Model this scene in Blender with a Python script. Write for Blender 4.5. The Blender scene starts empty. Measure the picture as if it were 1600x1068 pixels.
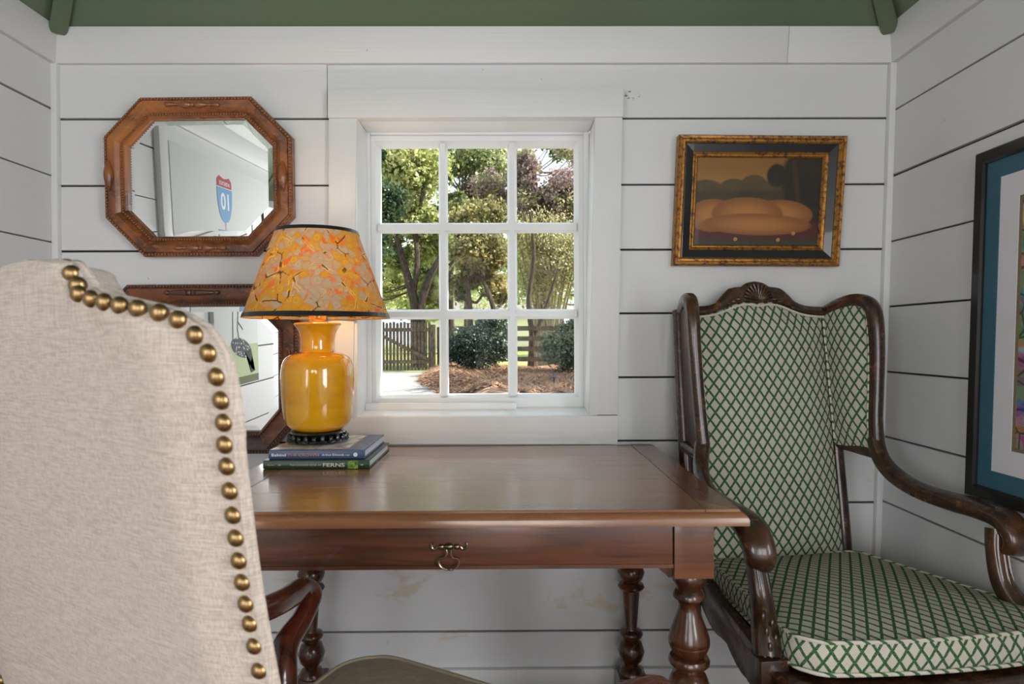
import bpy, bmesh, math, random
import numpy as np
from mathutils import Vector, Matrix
random.seed(7); rng = np.random.default_rng(11)
SC = bpy.context.scene; COL = SC.collection
PI = math.pi

# ------------------------------------------------------------------ camera
FPX = 1000.0
CAM = Vector((0, -1.8, 1.056))
F_ = Vector((.007, 1, -.006)).normalized()
R0 = F_.cross(Vector((0, 0, 1))).normalized(); U0 = R0.cross(F_)
RHO = .004
U_ = U0*math.cos(RHO) + R0*math.sin(RHO); R_ = R0*math.cos(RHO) - U0*math.sin(RHO)
cd = bpy.data.cameras.new('camera'); cam = bpy.data.objects.new('camera', cd); COL.objects.link(cam)
cd.sensor_width = 36; cd.lens = 36*FPX/1600; cd.clip_start = .02; cd.clip_end = 400
cd.dof.use_dof = True; cd.dof.focus_distance = 2.1; cd.dof.aperture_fstop = 11
cam.matrix_world = Matrix(((R_.x, U_.x, -F_.x, CAM.x), (R_.y, U_.y, -F_.y, CAM.y), (R_.z, U_.z, -F_.z, CAM.z), (0, 0, 0, 1)))
SC.camera = cam

# ------------------------------------------------------------------ world, sun, added room lights
w = bpy.data.worlds.new('sky'); SC.world = w; w.use_nodes = True
bg = w.node_tree.nodes['Background']; bg.inputs[0].default_value = (.80, .90, 1.0, 1); bg.inputs[1].default_value = 1.7
sd = bpy.data.lights.new('sun', 'SUN'); sd.energy = 14; sd.angle = .012; sd.color = (1, .93, .80)
sun = bpy.data.objects.new('sun', sd); COL.objects.link(sun)
sun.rotation_euler = Vector((-.80, -.10, -.85)).to_track_quat('-Z', 'Y').to_euler()

def area(name, loc, direction, sx, sy, power, color=(1, 1, 1)):
    l = bpy.data.lights.new(name, 'AREA'); l.shape = 'RECTANGLE'; l.size = sx; l.size_y = sy; l.energy = power; l.color = color
    o = bpy.data.objects.new(name, l); COL.objects.link(o); o.location = loc
    o.rotation_euler = Vector(direction).to_track_quat('-Z', 'Z').to_euler(); return o
area('added_door_light', (-.1, -4.72, 1.08), (0, 1, 0), 1.5, 2.0, 72, (1, .985, .96))  # area lights added in the unseen openings to stand in for daylight
area('added_left_light', (-1.40, -3.1, 1.15), (1, .0, 0), 1.1, 1.1, 40, (.97, .985, 1))
area('added_right_light', (1.26, -2.4, 1.15), (-1, .0, 0), 1.1, 1.1, 52, (.97, .985, 1))
vs = SC.view_settings; vs.view_transform = 'Standard'; vs.look = 'None'; vs.exposure = 0.0; vs.gamma = 1; vs.use_curve_mapping = False

# ------------------------------------------------------------------ helpers
def W(x, y, d):
    """point seen at photo position (x, y), d metres in front of the camera's wall-parallel plane"""
    v = F_ + R_*((x-800)/FPX) - U_*((y-534)/FPX); return CAM + v*(d/v.y)
def WP(x, y, o, n):
    v = F_ + R_*((x-800)/FPX) - U_*((y-534)/FPX); return CAM + v*((o-CAM).dot(n)/v.dot(n))

def sph_(n=6, m=3):
    v = [(0, 0, 1)]; f = []
    for j in range(1, m):
        a = PI*j/m
        for i in range(n): v.append((math.sin(a)*math.cos(2*PI*i/n), math.sin(a)*math.sin(2*PI*i/n), math.cos(a)))
    v.append((0, 0, -1)); L = len(v)-1
    for i in range(n): f.append((0, 1+i, 1+(i+1) % n))
    for j in range(m-2):
        for i in range(n):
            a = 1+j*n+i; b = 1+j*n+(i+1) % n; f.append((a, a+n, b+n, b))
    for i in range(n): f.append((L, 1+(m-2)*n+(i+1) % n, 1+(m-2)*n+i))
    return v, f

class MB:
    def __init__(s): s.v = []; s.f = []; s.uv = None
    def add(s, v, f):
        b = len(s.v); s.v += [Vector(p) for p in v]; s.f += [tuple(b+i for i in q) for q in f]; return s
    def box(s, x0, x1, y0, y1, z0, z1):
        return s.hexa([(x0, y0, z0), (x1, y0, z0), (x1, y1, z0), (x0, y1, z0), (x0, y0, z1), (x1, y0, z1), (x1, y1, z1), (x0, y1, z1)])
    def hexa(s, p):
        return s.add(p, [(3, 2, 1, 0), (4, 5, 6, 7), (0, 1, 5, 4), (1, 2, 6, 5), (2, 3, 7, 6), (3, 0, 4, 7)])
    def prism(s, poly, vec):
        n = len(poly); vec = Vector(vec); p = [Vector(q) for q in poly]
        s.add(p + [q+vec for q in p], [tuple(range(n-1, -1, -1)), tuple(range(n, 2*n))] + [(i, (i+1) % n, n+(i+1) % n, n+i) for i in range(n)]); return s
    def bar(s, a, b, wx, wy, up=(0, 0, 1)):
        a = Vector(a); b = Vector(b); t = (b-a).normalized(); u = Vector(up); x = t.cross(u)
        if x.length < 1e-4: x = t.cross(Vector((0, 1, 0)))
        x.normalize(); y = x.cross(t)
        q = [-x*wx/2-y*wy/2, x*wx/2-y*wy/2, x*wx/2+y*wy/2, -x*wx/2+y*wy/2]
        return s.hexa([a+k for k in q] + [b+k for k in q])
    def loft(s, rings, caps=True, closed=True):
        n = len(rings[0]); b = len(s.v)
        for r in rings: s.v += [Vector(p) for p in r]
        for j in range(len(rings)-1):
            for i in range(n if closed else n-1):
                a = b+j*n+i; c = b+j*n+(i+1) % n; s.f.append((a, c, c+n, a+n))
        if caps:
            s.f.append(tuple(b+i for i in range(n-1, -1, -1))); s.f.append(tuple(b+(len(rings)-1)*n+i for i in range(n)))
        return s
    def tube(s, path, rad, n=10, up=(0, 0, 1), power=1.0):
        path = [Vector(p) for p in path]; rings = []; u = Vector(up)
        for i, p in enumerate(path):
            t = (path[min(i+1, len(path)-1)] - path[max(i-1, 0)]).normalized()
            x = t.cross(u)
            if x.length < .05: x = rings_x if i else t.cross(Vector((.3, 1, .1)))
            x.normalize(); y = x.cross(t).normalized(); u = y; rings_x = x
            r = rad[i] if isinstance(rad, (list, tuple)) and len(rad) == len(path) else rad
            rx, ry = r if isinstance(r, (tuple, list)) else (r, r)
            ring = []
            for k in range(n):
                a = 2*PI*k/n; c, sn = math.cos(a), math.sin(a)
                if power != 1: c = math.copysign(abs(c)**power, c); sn = math.copysign(abs(sn)**power, sn)
                ring.append(p + x*rx*c + y*ry*sn)
            rings.append(ring)
        return s.loft(rings)
    def lathe(s, prof, c=(0, 0, 0), n=24, caps=True):
        c = Vector(c)
        return s.loft([[c+Vector((r*math.cos(2*PI*k/n), r*math.sin(2*PI*k/n), z)) for k in range(n)] for r, z in prof], caps)
    def sphere(s, c, r, n=6, m=3, M=None):
        v, f = sph_(n, m); c = Vector(c); r = r if isinstance(r, (tuple, list)) else (r, r, r)
        P = [Vector((p[0]*r[0], p[1]*r[1], p[2]*r[2])) for p in v]
        if M: P = [M @ p for p in P]
        return s.add([c+p for p in P], f)

def catmull(P, k=6):
    P = [Vector(p) for p in P]; out = []
    for i in range(len(P)-1):
        a = P[max(i-1, 0)]; b = P[i]; c = P[i+1]; d = P[min(i+2, len(P)-1)]
        for j in range(k):
            t = j/k; out.append(.5*((2*b)+(c-a)*t+(2*a-5*b+4*c-d)*t*t+(3*b-a-3*c+d)*t**3))
    return out+[P[-1]]
def lerp_list(L, n):
    out = []
    for i in range(n):
        t = i/(n-1)*(len(L)-1); k = min(int(t), len(L)-2); u = t-k
        a, b = L[k], L[k+1]
        out.append(tuple(p*(1-u)+q*u for p, q in zip(a, b)) if isinstance(a, tuple) else a*(1-u)+b*u)
    return out

ORG = {}
def obj(name, mb, mat, parent=None, smooth=False, bevel=0, seg=2, angle=38, kind=None, org=None):
    o3 = ORG.get(parent, Vector()) if parent else (Vector(org) if org is not None else Vector())
    me = bpy.data.meshes.new(name); me.from_pydata([tuple(p-o3) for p in mb.v], [], mb.f); me.update()
    if mb.uv:
        ul = me.uv_layers.new(name='UVMap'); vi = [0]*len(me.loops); me.loops.foreach_get('vertex_index', vi)
        ul.data.foreach_set('uv', [c for i in vi for c in mb.uv[i]])
    bm = bmesh.new(); bm.from_mesh(me)
    if not mb.uv: bmesh.ops.recalc_face_normals(bm, faces=bm.faces)
    if bevel:
        ed = [e for e in bm.edges if len(e.link_faces) == 2 and e.calc_face_angle(0) > .5]
        bmesh.ops.bevel(bm, geom=ed, offset=bevel, segments=seg, affect='EDGES', profile=.6, clamp_overlap=True)
    bm.to_mesh(me); bm.free()
    if smooth or bevel:
        me.polygons.foreach_set('use_smooth', [True]*len(me.polygons)); me.set_sharp_from_angle(angle=math.radians(angle))
    if mat: me.materials.append(mat)
    o = bpy.data.objects.new(name, me); COL.objects.link(o)
    if parent: o.parent = parent
    else: o.location = o3
    ORG[o] = o3
    if kind: o['kind'] = kind
    return o
def tag(o, label, cat, group=None):
    o['label'] = label; o['category'] = cat
    if group: o['group'] = group
    return o
def thing(name, label, cat, loc=(0, 0, 0), rotz=0, group=None, local=False):
    o = bpy.data.objects.new(name, None); COL.objects.link(o); o.empty_display_size = .05
    o.location = loc; o.rotation_euler = (0, 0, rotz); ORG[o] = Vector() if local else Vector(loc)
    return tag(o, label, cat, group)
def share(name, src, parent, loc=None, mat=None):
    o = bpy.data.objects.new(name, src.data); COL.objects.link(o); o.parent = parent
    if loc is not None: o.location = loc
    ORG[o] = ORG.get(parent, Vector()); return o
def struct(o): o['kind'] = 'structure'; return o
def grp(name, parent=None, kind=None):
    o = bpy.data.objects.new(name, None); COL.objects.link(o); o.empty_display_size = .05; ORG[o] = Vector()
    if parent: o.parent = parent
    if kind: o['kind'] = kind
    return o

# ------------------------------------------------------------------ materials
def S(r, g, b):
    f = lambda c: c/12.92 if c <= .04045 else ((c+.055)/1.055)**2.4
    return (f(r/255), f(g/255), f(b/255), 1)
class NT:
    def __init__(s, name):
        s.m = bpy.data.materials.new(name); s.m.use_nodes = True; s.t = s.m.node_tree; s.n = s.t.nodes; s.b = s.n['Principled BSDF']; s.out = s.n['Material Output']
    def put(s, sock, v):
        if isinstance(v, bpy.types.NodeSocket): s.t.links.new(v, sock)
        elif v is not None: sock.default_value = v
    def node(s, typ, ins=None, **kw):
        n = s.n.new(typ)
        for k, v in kw.items(): setattr(n, k, v)
        for k, v in (ins or {}).items(): s.put(n.inputs[k], v)
        return n
    def M(s, op, a, b=None, c=None, clamp=False):
        n = s.n.new('ShaderNodeMath'); n.operation = op; n.use_clamp = clamp
        s.put(n.inputs[0], a); s.put(n.inputs[1], b); s.put(n.inputs[2], c); return n.outputs[0]
    def mix(s, f, a, b, mode='MIX'):
        n = s.n.new('ShaderNodeMix'); n.data_type = 'RGBA'; n.blend_type = mode
        s.put(n.inputs[0], f); s.put(n.inputs[6], a); s.put(n.inputs[7], b); return n.outputs[2]
    def ramp(s, f, stops):
        n = s.n.new('ShaderNodeValToRGB'); e = n.color_ramp.elements
        while len(e) < len(stops): e.new(.5)
        for q, (p, c) in zip(e, stops): q.position = p; q.color = c
        s.put(n.inputs[0], f); return n.outputs[0]
    def coord(s, kind='Object', scale=(1, 1, 1), rot=(0, 0, 0), loc=(0, 0, 0)):
        t = s.n.new('ShaderNodeTexCoord'); m = s.n.new('ShaderNodeMapping')
        s.t.links.new(t.outputs[kind], m.inputs[0]); m.inputs['Scale'].default_value = scale; m.inputs['Rotation'].default_value = rot; m.inputs['Location'].default_value = loc
        return m.outputs[0]
    def noise(s, vec, scale=5, detail=4, rough=.55, dist=0):
        return s.node('ShaderNodeTexNoise', {'Vector': vec, 'Scale': scale, 'Detail': detail, 'Roughness': rough, 'Distortion': dist}).outputs[0]
    def vor(s, vec, scale=5, feat='F1', out=0, rnd=1):
        return s.node('ShaderNodeTexVoronoi', {'Vector': vec, 'Scale': scale, 'Randomness': rnd}, feature=feat).outputs[out]
    def sep(s, vec):
        return s.node('ShaderNodeSeparateXYZ', {0: vec}).outputs
    def smooth(s, v, lo, hi):
        n = s.n.new('ShaderNodeMapRange'); n.interpolation_type = 'SMOOTHSTEP'
        s.put(n.inputs[0], v); n.inputs[1].default_value = lo; n.inputs[2].default_value = hi; return n.outputs[0]
    def bump(s, h, strength=.3, dist=.002):
        n = s.node('ShaderNodeBump', {'Strength': strength, 'Distance': dist, 'Height': h}); s.t.links.new(n.outputs[0], s.b.inputs['Normal']); return n
    def set(s, **k):
        for a, v in k.items(): s.put(s.b.inputs[a.replace('_', ' ')], v)
        return s.m
def plain(name, c, rough=.5, metal=0, coat=0, spec=.5):
    k = NT(name); k.set(Base_Color=c, Roughness=rough, Metallic=metal); k.b.inputs['Coat Weight'].default_value = coat
    k.b.inputs['Specular IOR Level'].default_value = spec; return k.m

def white_wood(name, base, axis_scale=(1.5, 1.5, 55), stain=False, rough=.48, bump=.22):
    k = NT(name); v = k.coord('Object', axis_scale); big = k.noise(k.coord('Object', (1.2, 1.2, 3)), 1.5, 3)
    g = k.noise(v, 1.6, 6, .6, .4)
    c2 = tuple(x*.93 for x in base[:3])+(1,)
    col = k.mix(k.M('MULTIPLY', g, .55), base, c2)
    col = k.mix(k.smooth(big, .55, .75), col, tuple(x*.955 for x in base[:3])+(1,))
    sp = k.vor(k.coord('Object'), 9, 'F1'); col = k.mix(k.M('MULTIPLY', k.M('LESS_THAN', sp, .018), .55), col, S(120, 112, 105))
    if stain:
        st = k.noise(k.coord('Object', (3, 1, 5)), 1.7, 4, .6, 1.2); z = k.sep(k.coord('Object'))[2]
        m = k.M('MULTIPLY', k.smooth(st, .585, .66), k.smooth(z, .72, .62)); col = k.mix(k.M('MULTIPLY', m, .55), col, S(205, 185, 150))
        # resin knot beside the window head
        p = k.node('ShaderNodeVectorMath', {0: k.coord('Object', (1, 0, 1.7)), 1: (.353, 0, 1.737*1.7)}, operation='SUBTRACT').outputs[0]
        r = k.node('ShaderNodeVectorMath', {0: p}, operation='LENGTH').outputs['Value']
        nz = k.noise(k.coord('Object', (40, 40, 90)), 2.5, 3)
        ring = k.M('MULTIPLY', k.smooth(k.M('ABSOLUTE', k.M('SUBTRACT', r, .017)), .008, .001), k.smooth(nz, .50, .60))
        col = k.mix(k.M('MULTIPLY', ring, .9), col, S(60, 50, 45))
    k.set(Base_Color=col, Roughness=rough); k.bump(g, bump, .003); return k.m
def wood(name, c1, c2, c3=None, scale=(3, 40, 40), rough=.3, coat=.3, flame=0, bump=.05, wear_highlight=None):
    k = NT(name); v = k.coord('Object', scale)
    g = k.noise(v, 1.3, 6, .62, .8); big = k.noise(k.coord('Object', tuple(x*.22 for x in scale)), 1.6, 3, .5, .6)
    col = k.mix(k.smooth(g, .35, .68), c1, c2)
    if c3: col = k.mix(k.smooth(big, .48, .68), col, c3)
    if flame: 
        fl = k.noise(k.coord('Object', (26, 26, 60), (.2, .5, .3)), 1.5, 3, .5, 1.5); col = k.mix(k.M('MULTIPLY', k.smooth(fl, .55, .66), flame), col, S(190, 110, 45))
    if wear_highlight:
        wr = k.noise(k.coord('Object', (30, 30, 30)), 2, 5, .65); col = k.mix(k.M('MULTIPLY', k.smooth(wr, .56, .70), .6), col, wear_highlight)
    k.set(Base_Color=col, Roughness=k.M('MULTIPLY_ADD', g, .16, rough-.08)); k.b.inputs['Coat Weight'].default_value = coat; k.b.inputs['Coat Roughness'].default_value = .11
    k.bump(g, bump, .002); return k.m

WHITE = S(219, 219, 220)
m_wall = white_wood('white_board_paint', WHITE, stain=True)
m_wall_side = white_wood('white_side_board_paint', S(217, 217, 218))
m_trim = white_wood('white_trim_paint', S(222, 222, 222), bump=.35)
m_trimv = white_wood('white_upright_trim_paint', S(222, 222, 222), (40, 1.5, 1.5), bump=.35)
m_sash = plain('white_sash_enamel', S(228, 229, 230), .32)
m_gap = plain('dark_gap', S(36, 36, 38), .9)
m_green = white_wood('green_ceiling_paint', S(96, 110, 86), (1.2, 45, 45), rough=.30, bump=.35)
m_floor = wood('floor_boards', S(120, 84, 56), S(92, 62, 40), scale=(40, 3, 40), rough=.4)
m_table = wood('walnut_table', S(148, 100, 68), S(118, 76, 49), S(166, 114, 74), (2.2, 28, 28), .26, .75, bump=.03)
m_table.node_tree.nodes['Principled BSDF'].inputs['Coat Roughness'].default_value = .2
m_tabled = wood('walnut_table_apron', S(104, 62, 42), S(70, 40, 27), S(118, 72, 46), (3, 30, 45), .34, .25, bump=.06)
m_leg = wood('turned_walnut_leg', S(84, 47, 28), S(50, 27, 17), S(106, 62, 35), (30, 30, 6), .26, .4)
m_oak = wood('fumed_oak', S(140, 80, 36), S(78, 42, 20), S(172, 106, 48), (14, 14, 14), .36, .3, flame=.45, bump=.12)
m_oakd = wood('dark_oak', S(66, 40, 28), S(38, 23, 17), S(88, 52, 32), (14, 14, 14), .4, .25, bump=.12)
m_oakd2 = wood('dark_oak_red', S(104, 60, 34), S(52, 29, 18), S(126, 72, 36), (14, 14, 14), .4, .25, flame=.25, bump=.12)
m_bead = plain('oak_beading', S(134, 82, 48), .32, coat=.5)
m_beadd = plain('dark_oak_beading', S(82, 54, 38), .38, coat=.3)
m_chair = wood('dark_carved_walnut', S(62, 38, 25), S(34, 21, 15), S(86, 54, 33), (22, 22, 14), .28, .45, wear_highlight=S(132, 86, 50), bump=.1)  # wear tone lightened to paint in the brown highlights as well
m_maho = wood('polished_mahogany', S(94, 42, 26), S(56, 24, 16), S(112, 56, 32), (16, 16, 16), .2, .6)
m_brass = plain('antique_brass', S(142, 116, 80), .34, 1)
m_iron = plain('aged_bronze', S(150, 134, 114), .32, 1)
m_black = plain('black_stain', S(26, 25, 26), .35, coat=.3)
m_ebony = plain('ebonised_stand', S(24, 22, 24), .22, coat=.6)
m_pages = plain('page_edges', S(226, 228, 238), .7)
m_mirror = plain('silvered_glass', (.93, .95, .94, 1), .01, 1)
m_welt = plain('cream_piping', S(206, 200, 184), .8)

# white-painted glass pane: thin clear sheet
def glass():
    k = NT('window_glass'); k.n.remove(k.b)
    t = k.node('ShaderNodeBsdfTransparent', {0: (.97, .985, .98, 1)}); g = k.node('ShaderNodeBsdfGlossy', {'Roughness': .0})
    fr = k.node('ShaderNodeFresnel', {0: 1.45}); front = k.M('SUBTRACT', 1, k.node('ShaderNodeNewGeometry').outputs['Backfacing']); mx = k.node('ShaderNodeMixShader', {0: k.M('MULTIPLY', k.M('MULTIPLY', fr.outputs[0], .10), front), 1: t.outputs[0], 2: g.outputs[0]})
    k.t.links.new(mx.outputs[0], k.out.inputs[0]); return k.m
m_glass = glass()

def trellis():
    k = NT('green_trellis_weave'); uv = k.coord('UV'); s = k.sep(uv)
    nz = k.noise(uv, 90, 2); wob = k.M('MULTIPLY', k.M('SUBTRACT', nz, .5), .10)
    u = k.M('MULTIPLY', s[0], 1/.0258); v = k.M('MULTIPLY', s[1], 1/.0375)
    a = k.M('FRACT', k.M('ADD', k.M('ADD', u, v), wob)); b = k.M('FRACT', k.M('SUBTRACT', k.M('SUBTRACT', u, v), wob))
    da = k.M('ABSOLUTE', k.M('SUBTRACT', a, .5)); db = k.M('ABSOLUTE', k.M('SUBTRACT', b, .5)); d = k.M('MINIMUM', da, db)
    line = k.smooth(d, .145, .095)
    st = k.M('SINE', k.M('MULTIPLY', s[1], 2*PI/.0042)); sx = k.M('SINE', k.M('MULTIPLY', s[0], 2*PI/.0042)); weave = k.M('MULTIPLY', st, sx)
    cream = k.mix(k.smooth(weave, -.6, .7), S(186, 180, 167), S(214, 208, 196))
    gr = k.mix(k.smooth(k.noise(uv, 420, 2), .35, .65), S(34, 66, 40), S(84, 122, 80))
    k.set(Base_Color=k.mix(line, cream, gr), Roughness=.9); k.b.inputs['Specular IOR Level'].default_value = .15
    k.bump(k.M('ADD', weave, k.M('MULTIPLY', line, 1.5)), .35, .0012); return k.m
m_trellis = trellis()
k = NT('trellis_piping'); s_ = k.sep(k.coord('Object')); q = k.M('FRACT', k.M('MULTIPLY', k.M('ADD', s_[0], k.M('ADD', s_[1], s_[2])), 38)); m_pipe = k.set(Base_Color=k.mix(k.M('LESS_THAN', q, .3), S(206, 200, 184), S(60, 100, 60)), Roughness=.9)
def linen(name, c1, c2, sc=1.0):
    k = NT(name); uv = k.coord('Object')
    a = k.noise(k.coord('Object', (60*sc, 60*sc, 900*sc)), 1, 3, .6); b = k.noise(k.coord('Object', (900*sc, 900*sc, 50*sc)), 1, 3, .6)
    s = k.sep(uv); w1 = k.M('SINE', k.M('MULTIPLY', s[2], 2*PI/.0019)); w2 = k.M('SINE', k.M('MULTIPLY', k.M('ADD', s[0], k.M('MULTIPLY', s[1], .35)), 2*PI/.0019))
    t = k.M('MULTIPLY', k.M('ADD', a, b), .5); wv = k.M('MULTIPLY', w1, w2)
    col = k.mix(k.smooth(t, .38, .62), c1, c2); col = k.mix(k.M('MULTIPLY', k.smooth(wv, 0, .9), .35), col, tuple(x*.72 for x in c1[:3])+(1,))
    k.set(Base_Color=col, Roughness=.95); k.b.inputs['Specular IOR Level'].default_value = .1; k.b.inputs['Sheen Weight'].default_value = .15
    k.bump(k.M('ADD', k.M('MULTIPLY', wv, .5), k.M('MULTIPLY', t, 2)), .5, .0012); return k.m
m_linen = linen('oatmeal_linen', S(168, 153, 141), S(198, 186, 175))
m_taupe = linen('taupe_seat_cloth', S(164, 148, 126), S(184, 168, 146))

def marble_paper():
    k = NT('marbled_paper'); v0 = k.coord('Object'); nz = k.node('ShaderNodeTexNoise', {'Vector': v0, 'Scale': 22.0, 'Detail': 3.0})
    off = k.node('ShaderNodeVectorMath', {0: nz.outputs['Color'], 1: (.5, .5, .5)}, operation='SUBTRACT').outputs[0]
    off = k.node('ShaderNodeVectorMath', {0: off, 3: .018}, operation='SCALE').outputs[0]
    v = k.node('ShaderNodeVectorMath', {0: v0, 1: off}, operation='ADD').outputs[0]
    cellc = k.sep(k.vor(v, 46, 'F1', 1))[0]; e1 = k.vor(v, 46, 'DISTANCE_TO_EDGE'); d1 = k.vor(v, 46, 'F1')
    e2 = k.vor(v, 15, 'DISTANCE_TO_EDGE'); msk = k.noise(v0, 9, 3)
    cell = k.mix(k.smooth(k.M('ADD', k.M('MULTIPLY', cellc, .5), k.M('MULTIPLY', msk, .5)), .40, .58), S(196, 148, 50), S(168, 158, 138))
    cell = k.mix(k.M('MULTIPLY', k.smooth(k.M('ABSOLUTE', k.M('SUBTRACT', d1, .30)), .06, .0), .35), cell, S(226, 196, 120))
    orange = k.M('MULTIPLY', k.smooth(k.noise(v, 46, 4, .7), .52, .58), k.smooth(k.noise(v0, 14, 2), .46, .58))
    col = k.mix(orange, cell, S(222, 96, 38)); col = k.mix(k.M('MULTIPLY', k.smooth(e1, .05, .015), .7), col, S(206, 110, 48))
    crack = k.M('MULTIPLY', k.smooth(e2, .030, .008), k.smooth(k.noise(v0, 34, 2), .50, .56))
    col = k.mix(crack, col, S(58, 32, 18)); col = k.mix(k.M('MULTIPLY', k.M('MULTIPLY', k.smooth(e2, .06, .04), k.smooth(e2, .02, .04)), k.smooth(k.noise(v0, 22, 2), .52, .58)), col, S(224, 190, 110))
    k.n.remove(k.b); d = k.node('ShaderNodeBsdfDiffuse', {0: col}); t = k.node('ShaderNodeBsdfTranslucent', {0: k.mix(.35, col, S(240, 180, 70))})
    m1 = k.node('ShaderNodeMixShader', {0: .14, 1: d.outputs[0], 2: t.outputs[0]}); g = k.node('ShaderNodeBsdfGlossy', {'Roughness': .35}); m2 = k.node('ShaderNodeMixShader', {0: .03, 1: m1.outputs[0], 2: g.outputs[0]})
    k.t.links.new(m2.outputs[0], k.out.inputs[0]); return k.m
m_paper = marble_paper()
k = NT('yellow_glaze'); c = k.mix(k.smooth(k.noise(k.coord('Object', (1, 1, 2.5)), 7, 4), .35, .7), S(232, 168, 22), S(214, 144, 12)); m_glaze = k.set(Base_Color=c, Roughness=.09); k.b.inputs['Coat Weight'].default_value = .7; k.b.inputs['Coat Roughness'].default_value = .03
k = NT('amber_glass'); m_amber = k.set(Base_Color=S(244, 205, 120), Roughness=.08); k.b.inputs['Transmission Weight'].default_value = .7
k = NT('lit_bulb'); k.set(Base_Color=(1, 1, 1, 1)); k.b.inputs['Emission Color'].default_value = (1, .72, .38, 1); k.b.inputs['Emission Strength'].default_value = 14; m_bulb = k.m
def gilt():
    k = NT('worn_gilt'); n = k.noise(k.coord('Object', (40, 40, 40)), 2.2, 6, .7); col = k.mix(k.smooth(n, .46, .62), S(176, 122, 58), S(70, 42, 22))
    return k.set(Base_Color=col, Roughness=.42, Metallic=k.M('SUBTRACT', .75, k.M('MULTIPLY', k.smooth(n, .46, .62), .6)))
m_gilt = gilt()
def leafmat(name, a, b, c=None, trans=.52):
    k = NT(name); r = k.node('ShaderNodeNewGeometry').outputs['Random Per Island']; k.n.remove(k.b)
    col = k.mix(r, a, b)
    if c: col = k.mix(k.smooth(k.noise(k.coord('Object'), .9, 2), .5, .62), col, c)
    d = k.node('ShaderNodeBsdfDiffuse', {0: col}); t = k.node('ShaderNodeBsdfTranslucent', {0: col}); mx = k.node('ShaderNodeMixShader', {0: trans, 1: d.outputs[0], 2: t.outputs[0]})
    g = k.node('ShaderNodeBsdfGlossy', {'Roughness': .4}); m2 = k.node('ShaderNodeMixShader', {0: .05, 1: mx.outputs[0], 2: g.outputs[0]})
    k.t.links.new(m2.outputs[0], k.out.inputs[0]); return k.m
def bark(name, a, b):
    k = NT(name); n = k.noise(k.coord('Object', (9, 9, 2.5)), 2, 5, .65); k.bump(n, .6, .03); return k.set(Base_Color=k.mix(k.smooth(n, .35, .65), a, b), Roughness=.95)
m_bark = bark('grey_brown_bark', S(92, 78, 66), S(52, 42, 36)); m_barkl = bark('pale_bark', S(178, 160, 138), S(128, 110, 92))
m_fence = bark('weathered_fence_wood', S(118, 104, 84), S(72, 62, 50))

# ================================================================== THE ROOM
XL = -1.262
def XR(z): return 1.030 + .0335*z          # the right wall stands a little out of plumb
ZT = 1.822
YB = -4.6
# back wall: backing with the window opening, shiplap boards in front
wx0, wx1, wz0, wz1 = -.430, .255, .826, 1.682      # rough opening
bk = MB()
for a in ((XL-.1, wx0-.0, -.1, 2.2), (wx1+.0, 1.25, -.1, 2.2), (wx0, wx1, -.1, wz0), (wx0, wx1, wz1, 2.2)): bk.box(a[0], a[1], .012, .14, a[2], a[3])
wall_back = struct(obj('wall_back', bk, m_gap))
seams = [0.0, .052, .230, .409, .588, .7655, .9445, 1.1245, 1.3035, 1.486, 1.672, ZT+.02]
G = .0026
def board(parent, name, pts, mat): obj(name, MB().hexa(pts), mat, parent, bevel=.0012, seg=1)
def back_board(x0, x1, z0, z1, dy=0):
    board(wall_back, 'shiplap_board', [(x0 if not callable(x0) else x0(z0), dy, z0), (x1(z0) if callable(x1) else x1, dy, z0), (x1(z0) if callable(x1) else x1, .012, z0), (x0, .012, z0),
                                       (x0, dy, z1), (x1(z1) if callable(x1) else x1, dy, z1), (x1(z1) if callable(x1) else x1, .012, z1), (x0, .012, z1)], m_wall)
for i in range(len(seams)-1):
    z0, z1 = seams[i]+G, seams[i+1]-G; dy = random.uniform(-.0012, .0012)
    if z1 > wz0+.01 and z0 < wz1-.01:
        back_board(XL, wx0, z0, z1, dy); back_board(wx1, lambda z: XR(z)+.02, z0, z1, dy+.0006)
    elif i == 10:
        back_board(XL, -.5025, z0, z1, -.0018); back_board(-.5015, lambda z: XR(z)+.02, z0, z1, .001)
    else: back_board(XL, lambda z: XR(z)+.02, z0, z1, dy)
# side walls
lw = MB()
LWIN = (-3.65, -2.55, .6, 1.7); RWIN = (-2.95, -1.85, .6, 1.7)
for a in ((YB, LWIN[0], -.1, 2.2), (LWIN[1], .0, -.1, 2.2), (LWIN[0], LWIN[1], -.1, LWIN[2]), (LWIN[0], LWIN[1], LWIN[3], 2.2)): lw.box(XL-.12, XL-.012, a[0], a[1], a[2], a[3])
wall_left = struct(obj('wall_left', lw, m_gap))
sl = [0, .07, .248, .427, .607, .787, .967, 1.147, 1.327, 1.511, 1.697, ZT+.02]
for i in range(len(sl)-1):
    z0, z1 = sl[i]+G*(.55 if i in (8, 9) else 1), sl[i+1]-G*(.55 if i in (7, 8) else 1); segs = [(YB, 0)]
    if z1 > LWIN[2] and z0 < LWIN[3]: segs = [(YB, LWIN[0]), (LWIN[1], 0)]
    for a, b in segs: board(wall_left, 'shiplap_board', [(XL-.012, a, z0), (XL, a, z0), (XL, b, z0), (XL-.012, b, z0), (XL-.012, a, z1), (XL, a, z1), (XL, b, z1), (XL-.012, b, z1)], m_wall_side)
rw = MB()
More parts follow.
